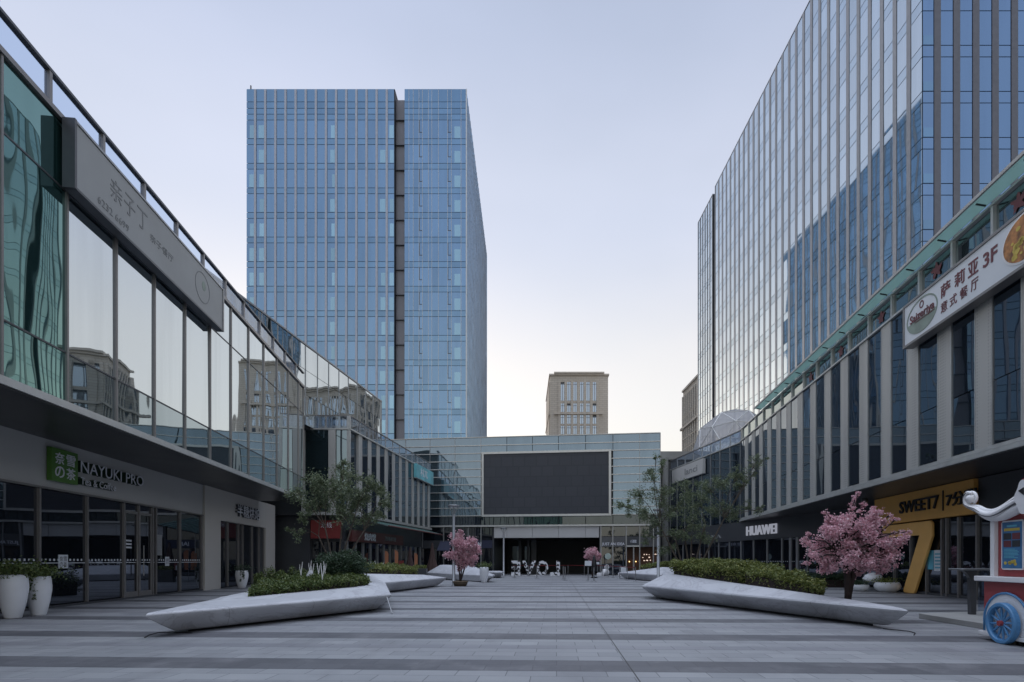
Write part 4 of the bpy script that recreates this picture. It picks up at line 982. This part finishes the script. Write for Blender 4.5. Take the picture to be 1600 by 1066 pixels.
# round bush
rs0 = np.random.RandomState(12); bt = thing('round_shrub', 'rounded dark shrub standing in the left planter hedge', 'shrub', (-5.7, 18.2, .7))
pp = rs0.normal(size=(9000, 3)); pp /= np.linalg.norm(pp, axis=1)[:, None]; pp *= (rs0.rand(9000, 1)**.35)*(1+.14*np.sin(pp[:, :1]*7)+.1*np.sin(pp[:, 1:2]*9+pp[:, 2:]*6))
pp = np.c_[pp[:, 0]*.84-5.72, pp[:, 1]*.8+18.2, np.maximum(pp[:, 2], -.7)*.47+1.2]
leaf_mesh('foliage', pp, .034, 'leaf_dark', bt, rs0, .5)
branchy(bt, (-5.7, 18.2, .68), [((-5.72+.6*cos(a), 18.2+.6*sin(a), 1.2+.25*sin(a*3)), .02) for a in np.arange(0, 6.2, .55)], .02, 'bark', rs0).build('stems', 'bark_dk', bt)
# trees
def cl(px, py, y, r): return (at(px, y), y, zat(py, y), r)
rt_ = random.Random(21)
L = [cl(462, 768, 20, .30), cl(488, 764, 20.4, .36), cl(503, 748, 19.8, .30), cl(520, 772, 20, .40), cl(535, 742, 20.3, .32), cl(545, 762, 19.7, .40), cl(560, 780, 20.4, .40), cl(577, 755, 20, .34), cl(590, 765, 20.2, .30), cl(598, 785, 19.8, .28),
     cl(500, 790, 20.4, .36), cl(528, 800, 19.6, .36), cl(570, 805, 20.2, .36), cl(480, 790, 19.8, .28), cl(550, 800, 20.5, .34), cl(476, 812, 19.6, .24), cl(590, 808, 20.3, .2), cl(536, 722, 20, .16), cl(452, 830, 19.7, .15), cl(470, 835, 19.6, .18), cl(515, 752, 20.6, .3)]
tree('broadleaf_tree', 'dark leafy multi stem tree behind the left planter, before the red fascia', 'tree', (-6.5, 20.0, .6),
     [(-6.9, 19.9, 2.5), (-6.4, 20.2, 2.7), (-6.0, 19.9, 2.45), (-7.2, 20.1, 2.2), (-5.6, 20.1, 2.4)], L, 13000, .037, 'leaf_tree', 'bark', 31, r0=.045, flat=.95, spread=1.5)
Rr = [cl(980, 792, 25, .34), cl(1000, 775, 25.3, .42), cl(1020, 745, 25, .36), cl(1036, 728, 25.2, .26), cl(1010, 800, 24.7, .42), cl(1035, 770, 25.4, .5), cl(1055, 795, 25, .5), cl(1030, 820, 25.2, .4), cl(1075, 770, 25.6, .42), cl(1095, 790, 25, .46), cl(1080, 820, 24.8, .46),
      cl(1110, 765, 25.4, .42), cl(1130, 755, 25.2, .40), cl(1150, 745, 25, .34), cl(1120, 800, 25, .40), cl(1160, 760, 25.4, .30), cl(1182, 722, 25, .26), cl(1192, 718, 25.1, .16), cl(1178, 738, 25.3, .16), cl(1170, 795, 25.2, .26), cl(1150, 805, 25, .3), cl(1060, 840, 25, .4), cl(1100, 845, 25.2, .34), cl(1015, 838, 24.8, .22), cl(1010, 850, 24.8, .14), cl(1045, 855, 25.2, .3), cl(1190, 795, 25, .18), cl(968, 790, 25, .18), cl(1025, 715, 25, .16)]
tree('feathery_tree', 'wide thin crowned multi stem tree rising behind the right planter', 'tree', (7.1, 25, 0),
     [(6.5, 25, 2.4), (7.3, 25.2, 2.5), (6.9, 25, 2.7), (7.9, 25.2, 3.0), (5.9, 25.2, 2.9), (8.7, 25.1, 3.2)], Rr, 18000, .044, 'leaf_tree', 'bark', 37, r0=.06, flat=.8, aspect=.35, spread=1.55)
def blossom_clumps(c, rx, ry, rz, n, seed, r):
    q = random.Random(seed); o = []
    while len(o) < n:
        v = Vector((q.gauss(0, 1), q.gauss(0, 1), q.gauss(0, 1))).normalized()*(q.random()**.4)
        if v.z < -.9: continue
        o.append((c[0]+v.x*rx, c[1]+v.y*ry, c[2]+v.z*rz, r*q.uniform(.8, 1.2)))
    return o
bc = blossom_clumps((7.42, 13, 1.74), .95, .85, .80, 120, 5, .17)
for k, (px, py) in enumerate(((1339, 772), (1336, 780), (1333, 788), (1330, 795), (1352, 788), (1346, 797), (1376, 800), (1392, 806), (1400, 812), (1408, 830), (1398, 832), (1420, 832), (1402, 848), (1262, 835), (1256, 842), (1268, 862), (1260, 880), (1398, 884), (1374, 892), (1344, 895), (1296, 884), (1290, 800))): bc.append(cl(px, py, 13+.2*sin(k), .075))
tree('blossom_tree', 'large pink blossom tree with short dark trunk at the right planter', 'tree', (7.32, 13.05, .48), [(7.3, 13.05, 1.35), (7.5, 13.1, 1.4), (7.15, 13, 1.45), (7.4, 13.2, 1.6)], bc, 20000, .021, 'blossom', 'bark_dk', 41, 'pink blossom trees', r0=.075, flat=.8, quads=2, aspect=.9)
bc = [cl(712, 838, 30.6, .28), cl(716, 850, 30.4, .34), cl(722, 862, 30.6, .36), cl(735, 850, 30.3, .30), cl(742, 858, 30.6, .28), cl(708, 866, 30.3, .24), cl(700, 866, 30.4, .18), cl(728, 872, 30.5, .34), cl(722, 880, 30.6, .24), cl(740, 872, 30.3, .2), cl(748, 862, 30.5, .16), cl(720, 830, 30.5, .14), cl(718, 890, 30.5, .1), cl(738, 882, 30.4, .1)]
tree('blossom_tree', 'slim pink blossom tree with bent trunk in a basket by the left lamp post', 'tree', (-3.42, 30.5, .2), [(-3.3, 30.5, 1.35), (-3.5, 30.5, 1.6), (-3.0, 30.5, 1.7)], bc, 9000, .038, 'blossom', 'bark_dk', 43, 'pink blossom trees', r0=.05, flat=.9, quads=2, aspect=.9)
bc = [cl(922, 866, 46, .4), cl(930, 870, 46, .36), cl(927, 862, 46.2, .3), cl(934, 867, 45.8, .22), cl(917, 868, 46, .2), cl(922, 876, 46, .26), cl(938, 870, 46, .14)]
tree('blossom_tree', 'smallest pink blossom tree far off before the dark entrance', 'tree', (5.4, 46, 0), [(5.4, 46, 1.2), (5.5, 46.1, 1.4)], bc, 3500, .05, 'blossom', 'bark_dk', 47, 'pink blossom trees', r0=.05, flat=.9, quads=2, aspect=.9)
s = thing('wicker_basket', 'low brown wicker basket holding the slim blossom tree', 'basket', (-3.42, 30.5, 0))
MB().lathe((-3.42, 30.5, 0), [(.05, 0), (.32, .0), (.42, .26), (.38, .27), (.3, .18), (.02, .17)], 20).build('weave', 'wicker', s, smooth=True)
b = MB(); 
for k in range(2): b.lathe((-3.42, 30.5, .1+.1*k), [(.37+.04*k, 0), (.40+.04*k, .02), (.37+.04*k, .04)], 20)
b.build('band', 'bark', s)

# ------------------------------------------------------------------ pots
def urn(label, x, y, h, r, plant, seed, trail=False, n=700, mat='leaf_hedge2'):
    t = thing('planter_urn', label, 'pot', (x, y, 0), 'tall white tapered urns')
    MB().lathe((x, y, 0), [(.02, 0), (r*.52, 0), (r*.58, .03), (r*.84, h*.35), (r*.99, h*.64), (r, h*.76), (r*.95, h*.92), (r*.88, h), (r*.82, h*.985), (r*.84, h*.9), (.02, h*.88)], 36).build('vase', 'white_glaze', t, smooth=True)
    if plant:
        rs = np.random.RandomState(seed); p = rs.normal(0, 1, (n, 3))*np.array([r*.8, r*.8, r*.36])+np.array([x, y, h+r*.42]); p[:, 2] = np.maximum(p[:, 2], h*.93)
        if trail:
            for k in range(5):
                a = rs.uniform(-2.4, .3); m = 55; w = rs.rand(m)
                p = np.r_[p, np.c_[x+cos(a)*r*(.9+.12*w), y+sin(a)*r*(.9+.12*w), h-w*h*rs.uniform(.3, .75)]+rs.normal(0, .02, (m, 3))]
        leaf_mesh('plant', p, .035, mat, t, rs, .5, .6)
    return t
urn('white urn at the left photo edge with bushy ivy, nearest to the camera', -11.95, 13.45, 1.02, .29, 1, 1, False, 1100)
urn('white urn with trailing ivy, right of the nearest urn', -11.98, 14.2, .96, .26, 1, 2, True, 900)
urn('white urn at the second left shop door with reddish plant', -13.9, 28.3, .86, .3, 1, 3, True, 350, 'leaf_dark')
urn('white urn with wide green plant at the end of the far marble bench', -2.45, 34.7, .95, .28, 1, 4, False, 500)
def egg(label, x, y, r, h, seed, lid):
    t = thing('egg_planter', label, 'pot', (x, y, 0), 'white egg shaped planters')
    MB().lathe((x, y, 0), [(.02, 0), (r*.6, .0), (r*.9, h*.3), (r, h*.6), (r*.93, h*.85), (r*.86, h), (r*.78, h*.96), (.02, h*.75)], 28).build('bowl', 'white_glaze', t, smooth=True)
    if lid: MB().lathe((x-.25, y+.6, h*.95), [(.02, 0), (r*.75, .03), (r*.8, h*.35), (r*.6, h*.75), (r*.3, h*.95), (.02, h)], 24).build('shell', 'white_glaze', t, smooth=True)
    rs = np.random.RandomState(seed); leaf_mesh('plant', rs.normal(0, 1, (500, 3))*np.array([r*.5, r*.45, .07])+np.array([x-.1, y, h+.08]), .04, 'leaf_hedge' if lid else 'leaf_dark', t, rs)
egg('white cracked egg planter with raised shell lid next to the giant seven', 15.55, 24.7, .52, .42, 5, True)
egg('smaller white egg planter with bushy plant, left of the cracked one', 14.75, 25.3, .36, .3, 6, False)

# ------------------------------------------------------------------ lamp posts
lp = thing('street_lamp', 'tall grey lamp post with forked dish head beside the left blossom tree', 'lamp', (-3.75, 30.4, 0), 'plaza lamp posts')
x, y = -3.75, 30.4
MB().lathe((x, y, 0), [(.02, 0), (.14, 0), (.14, .02), (.085, .05), (.075, 3.75), (.06, 3.78), (.02, 3.79)], 14).build('pole', 'lamp_metal', lp, smooth=True)
b = MB()
for a in (0, pi/2, pi, 3*pi/2): b.tube([(x+.05*cos(a), y+.05*sin(a), 3.7), (x+.07*cos(a), y+.07*sin(a), 3.85), (x+.24*cos(a), y+.24*sin(a), 4.2)], .018, 6)
b.build('fork', 'lamp_metal', lp)
h = MB().lathe((x, y, 4.18), [(.02, .1), (.30, .09), (.32, .05), (.27, .0), (.2, .02), (.02, .04)], 24).build('lamp_head', 'lamp_metal', lp, smooth=True)
MB().lathe((x, y, 4.155), [(.02, 0), (.17, 0), (.17, .03), (.02, .03)], 18).build('diffuser', 'offwhite', h)
dup(lp, (at(787, 51.5), 51.5, 0), 'grey lamp post standing farthest, left of the letter sculptures'); dup(lp, (at(1028.5, 32.8), 32.8, 0), 'grey lamp post on the right partly hidden by the feathery tree')
s = thing('round_sign', 'round pale green sign disc on a thin pole near the lit shop door', 'sign', (at(947, 50), 50, 0))
x = at(947, 50); MB().lathe((x, 50, 0), [(.02, 0), (.22, 0), (.22, .03), (.03, .05), (.03, 1.75), (.01, 1.76)], 12).build('pole', 'steel', s)
disc(Fr((0, 49.95), (1, 0), (0, -1)), x+.15, 1.72, .27, .27, 0, .05).build('disc', 'pale_green', s)

# ------------------------------------------------------------------ queue posts
posts = [(804, 903, 0), (826, 900, 0), (839, 904, 0), (853, 899.5, 1), (880, 905, 0), (883, 907, 0), (887.5, 898, 1), (913, 899, 1), (919, 908, 0), (928, 908.7, 0), (934, 899.5, 1), (941, 900, 1), (949, 901, 1), (958, 902.5, 1), (968, 904, 1), (980, 906.7, 1), (993, 908.7, 0)]
first = None; pw = []
for px, py, bl in posts:
    Yp = EYE*FP/(py-PY0); pw.append((at(px, Yp), Yp, bl))
def post_at(i):
    x, y, bl = pw[i]
    if first is None:
        t = thing('queue_post', 'slim steel queue post in front of the entrance', 'barrier', (x, y, 0), 'queue posts before the entrance')
        MB().lathe((x, y, 0), [(.01, 0), (.17, 0), (.17, .02), (.05, .05), (.01, .05)], 16).build('base', 'steel', t); MB().lathe((x, y, .05), [(.01, 0), (.032, 0), (.032, .86), (.01, .86)], 10).build('pole', 'steel', t)
        MB().lathe((x, y, .912), [(.01, 0), (.04, .0), (.04, .06), (.01, .07)], 10).build('head', 'black', t); return t
    return dup(first, (x, y, 0))
desc = {0: 'steel queue post leftmost, in front of the mirrored letter E', 1: 'steel queue post before the letter V', 2: 'steel queue post nearer the camera before the letter O', 3: 'steel queue post behind, right of the letter O', 4: 'left one of two steel queue posts standing close together right of the letter L', 5: 'right one of two steel queue posts standing close together right of the letter L', 6: 'steel queue post with red belt running to the letter L', 7: 'steel queue post with red belt left of the white notice board post', 8: 'steel queue post in front carrying the larger white notice', 9: 'steel queue post nearest the black parasol under the small blossom tree', 10: 'steel queue post behind carrying the small white notice', 11: 'steel queue post just right of the small white notice', 12: 'steel queue post before the white ball figure', 13: 'steel queue post between the white ball figure and the board', 14: 'steel queue post in front of the pale standing board', 15: 'steel queue post last but one at the right end by the planter', 16: 'steel queue post at the right end, nearest the planter'}
for i in range(len(pw)):
    o = post_at(i)
    if first is None: first = o
    o['label'] = desc[i]; pw[i] = pw[i]+(o,)
chain = [i for i in range(len(pw)) if pw[i][2]]+[16]
for i, j in zip(chain, chain[1:]):
    a, b_ = Vector((pw[i][0], pw[i][1], .92)), Vector((pw[j][0], pw[j][1], .92)); nrm = Vector((-(b_-a).y, (b_-a).x, 0)).normalized()*.005
    q = [a+nrm, b_+nrm, b_-nrm, a-nrm]; MB().add([v-Vector((0, 0, .05)) for v in q]+q, MB.BF).build('belt', 'belt', pw[i][3])
a, b_ = Vector((pw[3][0], pw[3][1], .92)), Vector((pw[0][0]-.3, pw[3][1]+1.0, .92)); nrm = Vector((0, .005, 0))
q = [a+nrm, b_+nrm, b_-nrm, a-nrm]; MB().add([v-Vector((0, 0, .05)) for v in q]+q, MB.BF).build('belt', 'belt', pw[3][3])
for i, w, lab in ((8, .22, 'larger white notice card on a queue post before the blossom tree'), (10, .14, 'small white notice card on a rear queue post')):
    x, y = pw[i][:2]; s = thing('notice_card', lab, 'sign', (x, y, .98)); F_ = Fr((0, y), (1, 0), (0, -1))
    MB().fb(F_, x-w, x+w, -.012, .012, 1.0, 1.0+1.5*w).build('card', 'offwhite', s); MB().fb(F_, x-.01, x+.01, -.01, .01, .96, .998).build('clip', 'steel', s)
# ------------------------------------------------------------------ letter sculptures seen from behind
FL = Fr((0, 52.2), (1, 0), (0, -1))
for ch, p0, p1, lab in (('E', 799, 813, 'mirrored letter E sculpture, black and white collage, leftmost'), ('V', 815.5, 837.5, 'letter V sculpture, black and white collage'), ('O', 838.5, 856.5, 'round letter O sculpture, black and white collage'), ('L', 859.5, 874.5, 'mirrored letter L sculpture, black and white collage, rightmost')):
    s = thing('letter_sculpture', lab, 'sculpture', (at((p0+p1)/2, 52.2), 52.2, 0), 'letter sculptures before the entrance')
    text(ch, FL, at(p1, 52.2), at(p0, 52.2), .02, 1.34, 0, .34, 'letter_body', 'collage', s, .035)
    MB().box(at(p0, 52.2), at(p1, 52.2), 51.8, 52.25, 0, .018).build('base_plate', 'white', s)
# ------------------------------------------------------------------ small far things
xx = at(947, 51); s = thing('ball_figure', 'white ball shaped figure of two stacked balls by the round sign', 'sculpture', (xx, 51.4, 0))
MB().lathe((xx, 51.4, 0), [(.02, 0), (.2, 0), (.34, .18), (.36, .34), (.25, .56), (.02, .62)], 18).build('lower_ball', 'white', s, smooth=True); MB().lathe((xx+.12, 51.4, .55), [(.02, 0), (.15, .03), (.24, .2), (.2, .36), (.02, .44)], 16).build('upper_ball', 'white', s, smooth=True)
for k, px in enumerate((938, 971)):
    x = at(px, 51); MB().box(x-.3, x+.3, 50.8, 51.2, 0, .22).box(x-.24, x+.24, 50.86, 51.14, .22, .27).top('low_stool', 'white', ('low white block seat left of the ball figure', 'low white block seat below the pale standing board')[k], 'seat', bevel=.02)
x = at(974, 51.6); s = thing('standing_board', 'pale standing board on two feet right of the ball figure', 'sign', (x, 51.6, 0))
MB().box(x-.24, x+.24, 51.58, 51.63, .2, .82).build('board', 'offwhite', s)
for q in (-.2, .2): MB().box(x+q-.02, x+q+.02, 51.5, 51.7, 0, .198).build('foot', 'steel', s)
x = at(928.5, 44.5); s = thing('closed_parasol', 'black closed parasol in front of the small blossom tree', 'umbrella', (x, 44.5, 0))
MB().lathe((x, 44.5, 0), [(.02, 0), (.25, 0), (.25, .08), (.03, .1), (.03, .5), (.02, 1.75), (.01, 1.8)], 12).build('pole', 'black', s); MB().lathe((x, 44.5, .5), [(.035, 0), (.22, .02), (.2, .5), (.1, 1.1), (.035, 1.24)], 10).build('canopy', 'black', s, smooth=True)
for px, py0, py1, Yp, lab in ((640.5, 856, 884, 41, 'brown closed parasol between the orange posters'), (675.5, 848, 886, 44, 'taller brown closed parasol left of the marble bench backrest')):
    x = at(px, Yp); z1 = zat(py0, Yp); s = thing('closed_parasol', lab, 'umbrella', (x, Yp, 0), 'closed brown parasols')
    MB().lathe((x, Yp, 0), [(.02, 0), (.3, 0), (.3, .1), (.03, .12), (.025, z1)], 12).build('pole', 'umbrella', s)
    w = .3 if px < 650 else .42
    b = MB(); seg = 16; b.loops([[(x+(r*(1+.18*(i % 2)))*cos(2*pi*i/seg), Yp+(r*(1+.18*(i % 2)))*sin(2*pi*i/seg), z) for i in range(seg)] for r, z in ((w, .45), (w*.85, .9), (w*.5, 1.5), (.05, z1-.02))]); b.build('canopy', 'umbrella', s)
for px, Yp, z0, z1, lab in ((604, 40.5, .75, 2.02, 'leftmost orange banner before the rear left shops'), (619.5, 41, .75, 2.1, 'middle orange banner before the rear left shops'), (650, 45, .9, 1.95, 'small orange banner right of the brown parasol')):
    x = at(px, Yp); s = thing('banner_flag', lab, 'banner', (x, Yp, 0), 'orange banners at the rear left shops')
    MB().tube([(x-.14, Yp, 0), (x-.14, Yp, z1+.05)], .015, 6).build('pole', 'steel', s); b = MB()
    pr = [(x-.12, z0), (x+.12, z0), (x+.13, z1-.2), (x+.06, z1-.05), (x-.12, z1)]; b.fprism(Fr((0, Yp), (1, 0), (0, -1)), pr, -.006, .006); b.build('banner', 'poster_orange', s)
x = at(627, 40.6); s = thing('menu_stand', 'small red and white menu board by the middle orange banner', 'sign', (x, 40.6, 0))
MB().box(x-.18, x+.18, 40.58, 40.62, .7, 1.35).build('board', 'red', s); MB().box(x-.12, x+.1, 40.57, 40.578, .74, 1.05).build('print', 'offwhite', s); MB().box(x-.02, x+.02, 40.58, 40.62, 0, .699).build('post', 'black', s)
for px0, px1, Yp, lab, sd_ in ((604, 631, 38.5, 'dark planter box with yellow green plants below the orange banners', 14), (649, 667, 41.5, 'dark planter box with yellow green plants left of the tall parasol', 15)):
    x0, x1 = at(px0, Yp), at(px1, Yp); s = thing('planter_box', lab, 'pot', ((x0+x1)/2, Yp, 0)); MB().box(x0, x1, Yp-.25, Yp+.25, .0, .78).build('box', 'char', s, bevel=.015)
    rs = np.random.RandomState(sd_); leaf_mesh('plant', np.c_[rs.uniform(x0, x1, 420), rs.uniform(Yp-.25, Yp+.25, 420), rs.uniform(.78, 1.02, 420)], .05, 'leaf_hedge', s, rs)
# white twig ornaments
tw = [(470, 905, 878, 16.6), (484, 898, 876, 17.0), (488, 900, 881, 17.1), (498, 902, 880, 17.0), (504, 914, 880, 15.4), (508, 896, 877, 17.2), (577, 890, 877, 27), (583, 890, 876, 27.2), (589, 890, 877, 27), (597, 890, 878, 27.2),
      (1110, 884, 876, 21.8), (1117, 884, 877, 22), (1143, 886, 876, 21.6), (1154, 888, 878, 21.4), (1159, 890, 880, 21.2), (1161, 890, 876, 21.4), (1166, 888, 878, 21.6), (1174, 892, 878, 21.2), (1191, 892, 880, 21.4), (1128, 885, 877, 22)]
rr = random.Random(9)
for i, (px, pb, pt, Yp) in enumerate(tw):
    x = at(px, Yp); z1 = zat(pt, Yp); z0 = zat(pb, Yp)-.15; left = px < 540; mid = 540 < px < 700
    s = thing('twig_ornament', ('white forked twig stick standing in the left foreground planter hedge' if left else 'white twig stick standing in the second left planter hedge' if mid else 'white twig stick standing behind the right planter hedge'), 'ornament', (x, Yp, z0), 'white twigs in the left foreground hedge' if left else 'white twigs in the second left hedge' if mid else 'white twigs behind the right hedge')
    d = rr.choice((-1, 1)); w = .05 if left else .09
    MB().tube([(x, Yp, z0), (x+.01*d, Yp, (z0+z1)/2), (x+w*d, Yp, z1)], [.015, .014, .009], 6).build('stem', 'white', s)
    MB().tube([(x+.005*d, Yp, (z0+z1)/2-.05), (x-w*.55*d, Yp, (z0+z1*2)/3+.02), (x-w*.6*d, Yp, z1-.07)], [.012, .010, .007], 6).build('fork', 'white', s)
v = (at(485, 16.9), 16.9, .55); MB().loops([[(v[0]+r*cos(a), v[1]+r*sin(a), v[2]+z) for a in np.arange(0, 6.2, 1.05)] for r, z in ((.24, 0), (.2, .22), (.04, .52))]).top('pale_rock', 'stone', 'pointed pale rock among twigs in the left foreground planter', 'rock')
# cables on the paving
for px0, lab, pts in ((0, 'black cable loop on the paving under the left planter tip', [(226, 997), (233, 993), (248, 989), (270, 988), (300, 990)]), (1, 'black cable loop on the paving under the right planter tip', [(1380, 983), (1400, 985), (1420, 987), (1430, 990), (1428, 993)])):
    q = [(at(a, EYE*FP/(b-PY0)), EYE*FP/(b-PY0), .008) for a, b in pts]; MB().tube(q, .009, 6).top('cable', 'black', lab, 'cable')
s = MB().tube([(-3.62, 15.1, .40), (-3.35, 14.55, .01)], .014, 6); s.top('prop_rod', 'lamp_metal', 'thin metal rod leaning at the right tip of the left planter', 'rod')

# ------------------------------------------------------------------ bar counter and platform
MB().prism([(9.2, 13.45), (8.95, 10.9), (13.4, 10.9), (13.2, 14.6)], .0, .12).top('stone_step', 'concrete', 'low grey stone step in front of the SWEET7 shop', 'step', bevel=.01)
s = thing('bar_counter', 'narrow steel bar counter with dark glass panel in front of shop door', 'table', (10.6, 13.2, .12))
MB().box(9.85, 11.8, 12.95, 13.4, 1.13, 1.17).build('top', 'steel', s, bevel=.01)
F_ = Fr((0, 13.15), (1, 0), (0, -1)); MB().fprism(F_, [(10.15, .121), (10.27, .121), (10.27, 1.0), (10.29, 1.125), (9.98, 1.125), (10.06, 1.06), (10.13, .95)], -.05, .05).build('leg', 'dkmullion', s)
MB().box(10.36, 11.7, 13.12, 13.16, .2, 1.1).build('glass_panel', 'g_clear', s); MB().box(11.7, 11.8, 13.0, 13.3, .121, 1.125).build('leg', 'dkmullion', s)

# ------------------------------------------------------------------ food cart: its long side faces the plaza
CF = Fr((7.9, 10.0), (-.0995, -.995), (-1, .1)); xc = 1.35
s = thing('food_cart', 'red and white food cart with blue spoked wheels and a white moustache roof trim', 'cart', CF.P(xc, -.5, 0))
MB().fb(CF, .10, 2*xc-.10, -1.05, 0, .15, .995).build('lower_body', 'cart_red', s, bevel=.01)
MB().fb(CF, .03, 2*xc-.03, -1.1, .05, .075, .145).build('base_board', 'white', s, bevel=.01)
MB().fb(CF, .0, 2*xc, -1.15, .10, 1.0, 1.085).build('counter', 'white', s, bevel=.012)
for sx in (1, -1):
    def X(x): return xc+(x-xc)*sx
    ar = [(X(.67+.50*cos(a)), .36+.46*sin(a)) for a in [pi*k/16 for k in range(17)]]
    pl = [(X(1.17), .15)]+ar+[(X(.17), .15)]
    if sx < 0: ar = ar
    a_ = MB().fprism(CF, pl, .002, .03 if sx > 0 else .028).build('wheel_arch', 'white', s)
    b = MB(); b.tube([CF.P(X(1.17), .035, .16)]+[CF.P(p[0], .035, p[1]) for p in ar]+[CF.P(X(.17), .035, .16)], .02, 8); b.build('arch_rim', 'cart_blue', a_, smooth=True)
    wx, wz = X(.69), .335
    w = MB(); w.loops([[CF.P(wx+r*cos(2*pi*k/40), n, wz+r*sin(2*pi*k/40)) for k in range(40)] for r, n in ((.335, .06), (.335, .13), (.32, .15), (.275, .15), (.265, .13), (.265, .06), (.335, .06))], False, False)
    w = w.build('wheel', 'cart_blue', s)
    sp_ = MB()
    for k in range(12): a = 2*pi*k/12+.1; sp_.tube([CF.P(wx+.04*cos(a), .10, wz+.04*sin(a)), CF.P(wx+.16*cos(a), .10, wz+.16*sin(a)), CF.P(wx+.268*cos(a), .10, wz+.268*sin(a))], [.015, .021, .013], 6)
    sp_.build('spokes', 'cart_blue', w); disc(CF, wx, wz, .045, .045, .07, .16, 16).build('hub', 'cart_red', w)
    cp_ = CF.P(X(.66), -.1, 0); MB().lathe((cp_.x, cp_.y, 0), [(.02, 0), (.05, 0), (.05, .09), (.02, .09)], 10).build('caster', 'black', s)
    MB().fb(CF, *sorted((X(.24), X(.335))), -.09, -.01, 1.09, 2.13).build('corner_post', 'white', s); MB().fb(CF, *sorted((X(.24), X(.335))), -1.0, -.92, 1.09, 2.13).build('corner_post', 'white', s)
    # moustache half: swelling strands that end in a curl
    path = [(1.3, 2.33), (1.05, 2.30), (.82, 2.22), (.60, 2.14), (.40, 2.11), (.20, 2.15), (.02, 2.24), (-.13, 2.29), (-.25, 2.36), (-.265, 2.47), (-.19, 2.55), (-.08, 2.52), (-.04, 2.43), (-.10, 2.36)]
    def strand(dz, dn, rad, cut):
        pts = [Vector(CF.P(X(x), dn, z+dz*max(0, 1-i/8))) for i, (x, z) in enumerate(path[:cut])]
        fine = []
        for i in range(len(pts)-1):
            p0, p1, p2, p3 = pts[max(i-1, 0)], pts[i], pts[i+1], pts[min(i+2, len(pts)-1)]
            for u in (0, .25, .5, .75): fine.append(.5*((2*p1)+(p2-p0)*u+(2*p0-5*p1+4*p2-p3)*u*u+(3*p1-p0-3*p2+p3)*u**3))
        fine.append(pts[-1]); n = len(fine)
        return MB().tube(fine, [rad*(.6+.4*sin(pi*min(1, (i+3)/(n*.62))) if i < n*.6 else .6-.15*(i-n*.6)/(n*.4)) for i in range(n)], 10)
    for dz, dn, rad, cut in ((.10, .03, .058, 14), (.005, .08, .062, 12), (-.11, .04, .088, 8)):
        strand(dz, dn, rad, cut).build('moustache_strand', 'white', s, smooth=True)
    for dz, dn, cut in ((.05, .115, 11), (-.05, .13, 8)): strand(dz, dn, .013, cut).build('moustache_groove', 'dkmullion', s)
    b = MB(); b.lathe((0, 0, 0), [(.01, .09), (.05, .075), (.075, .03), (.075, -.03), (.01, -.03)], 18)
    o_ = CF.P(X(-.125), .05, 2.44); b.v = [tuple(o_+CF.d*v[0]+CF.n*v[2]+Vector((0, 0, v[1]))) for v in b.v]; b.build('curl_eye', 'white', s, smooth=True)
MB().fb(CF, .34, 2*xc-.34, -.95, -.07, 1.09, 2.14).build('upper_body', 'cart_red', s)
MB().fprism(CF, [(xc+.80*cos(a), 2.15+.30*sin(a)) for a in [pi*k/18 for k in range(19)]], -1.0, -.02).build('roof', 'cart_red', s)
fp = [(xc+.25*(1+.07*cos(6*a))*cos(a), 2.32+.27*(1+.07*cos(6*a))*sin(a)) for a in [2*pi*k/48 for k in range(48)]]
MB().fprism(CF, [(xc+(p[0]-xc)*1.1, 2.32+(p[1]-2.32)*1.09) for p in fp], .12, .17).build('plate_rim', 'cart_red', s); MB().fprism(CF, fp, .172, .2).build('plate', 'white', s)
for sx in (1, -1): MB().fprism(CF, [(xc-sx*.17, 2.42), (xc-sx*.05, 2.34), (xc-sx*.06, 2.46)], .202, .21).build('plate_mark', 'black', s)
p_ = MB().fprism(CF, [(.90-q*.42+.03*cos(a), z) for q, a, z in [(0, pi/2, 2.0), (0, 0, 1.97), (0, 0, 1.23), (0, -pi/2, 1.2), (1, -pi/2, 1.2), (1, pi, 1.23), (1, pi, 1.97), (1, pi/2, 2.0)]], -.065, -.045).build('poster', 'white', s)
MB().fb(CF, .475, .905, -.043, -.040, 1.225, 1.975).build('poster_print', 'poster_blue', p_)
MB().fb(CF, .52, .86, -.039, -.037, 1.83, 1.875).build('poster_title', 'yellow', p_); MB().fb(CF, .58, .80, -.039, -.037, 1.895, 1.925).build('poster_title', 'cyan', p_)
for j in range(2):
    for i in range(2): MB().fb(CF, .51+.19*i, .68+.19*i, -.039, -.037, 1.57+.12*j, 1.675+.12*j).build('poster_photo', 'maroon' if i == j else 'body', p_)
b = MB()
for i in range(7): b.fb(CF, .52, .70+.15*rnd.random(), -.039, -.037, 1.39+.023*i, 1.402+.023*i)
b.build('text_pattern', 'cyan', p_)
b = MB()
for i in range(7): x, z = .53+rnd.random()*.32, 1.26+rnd.random()*.09; b.fprism(CF, [(x+.035*cos(q), z+.028*sin(q)) for q in np.arange(0, 6.2, .8)], -.039, -.037-.001*i)
b.build('food_print_pattern', 'yellow', p_)
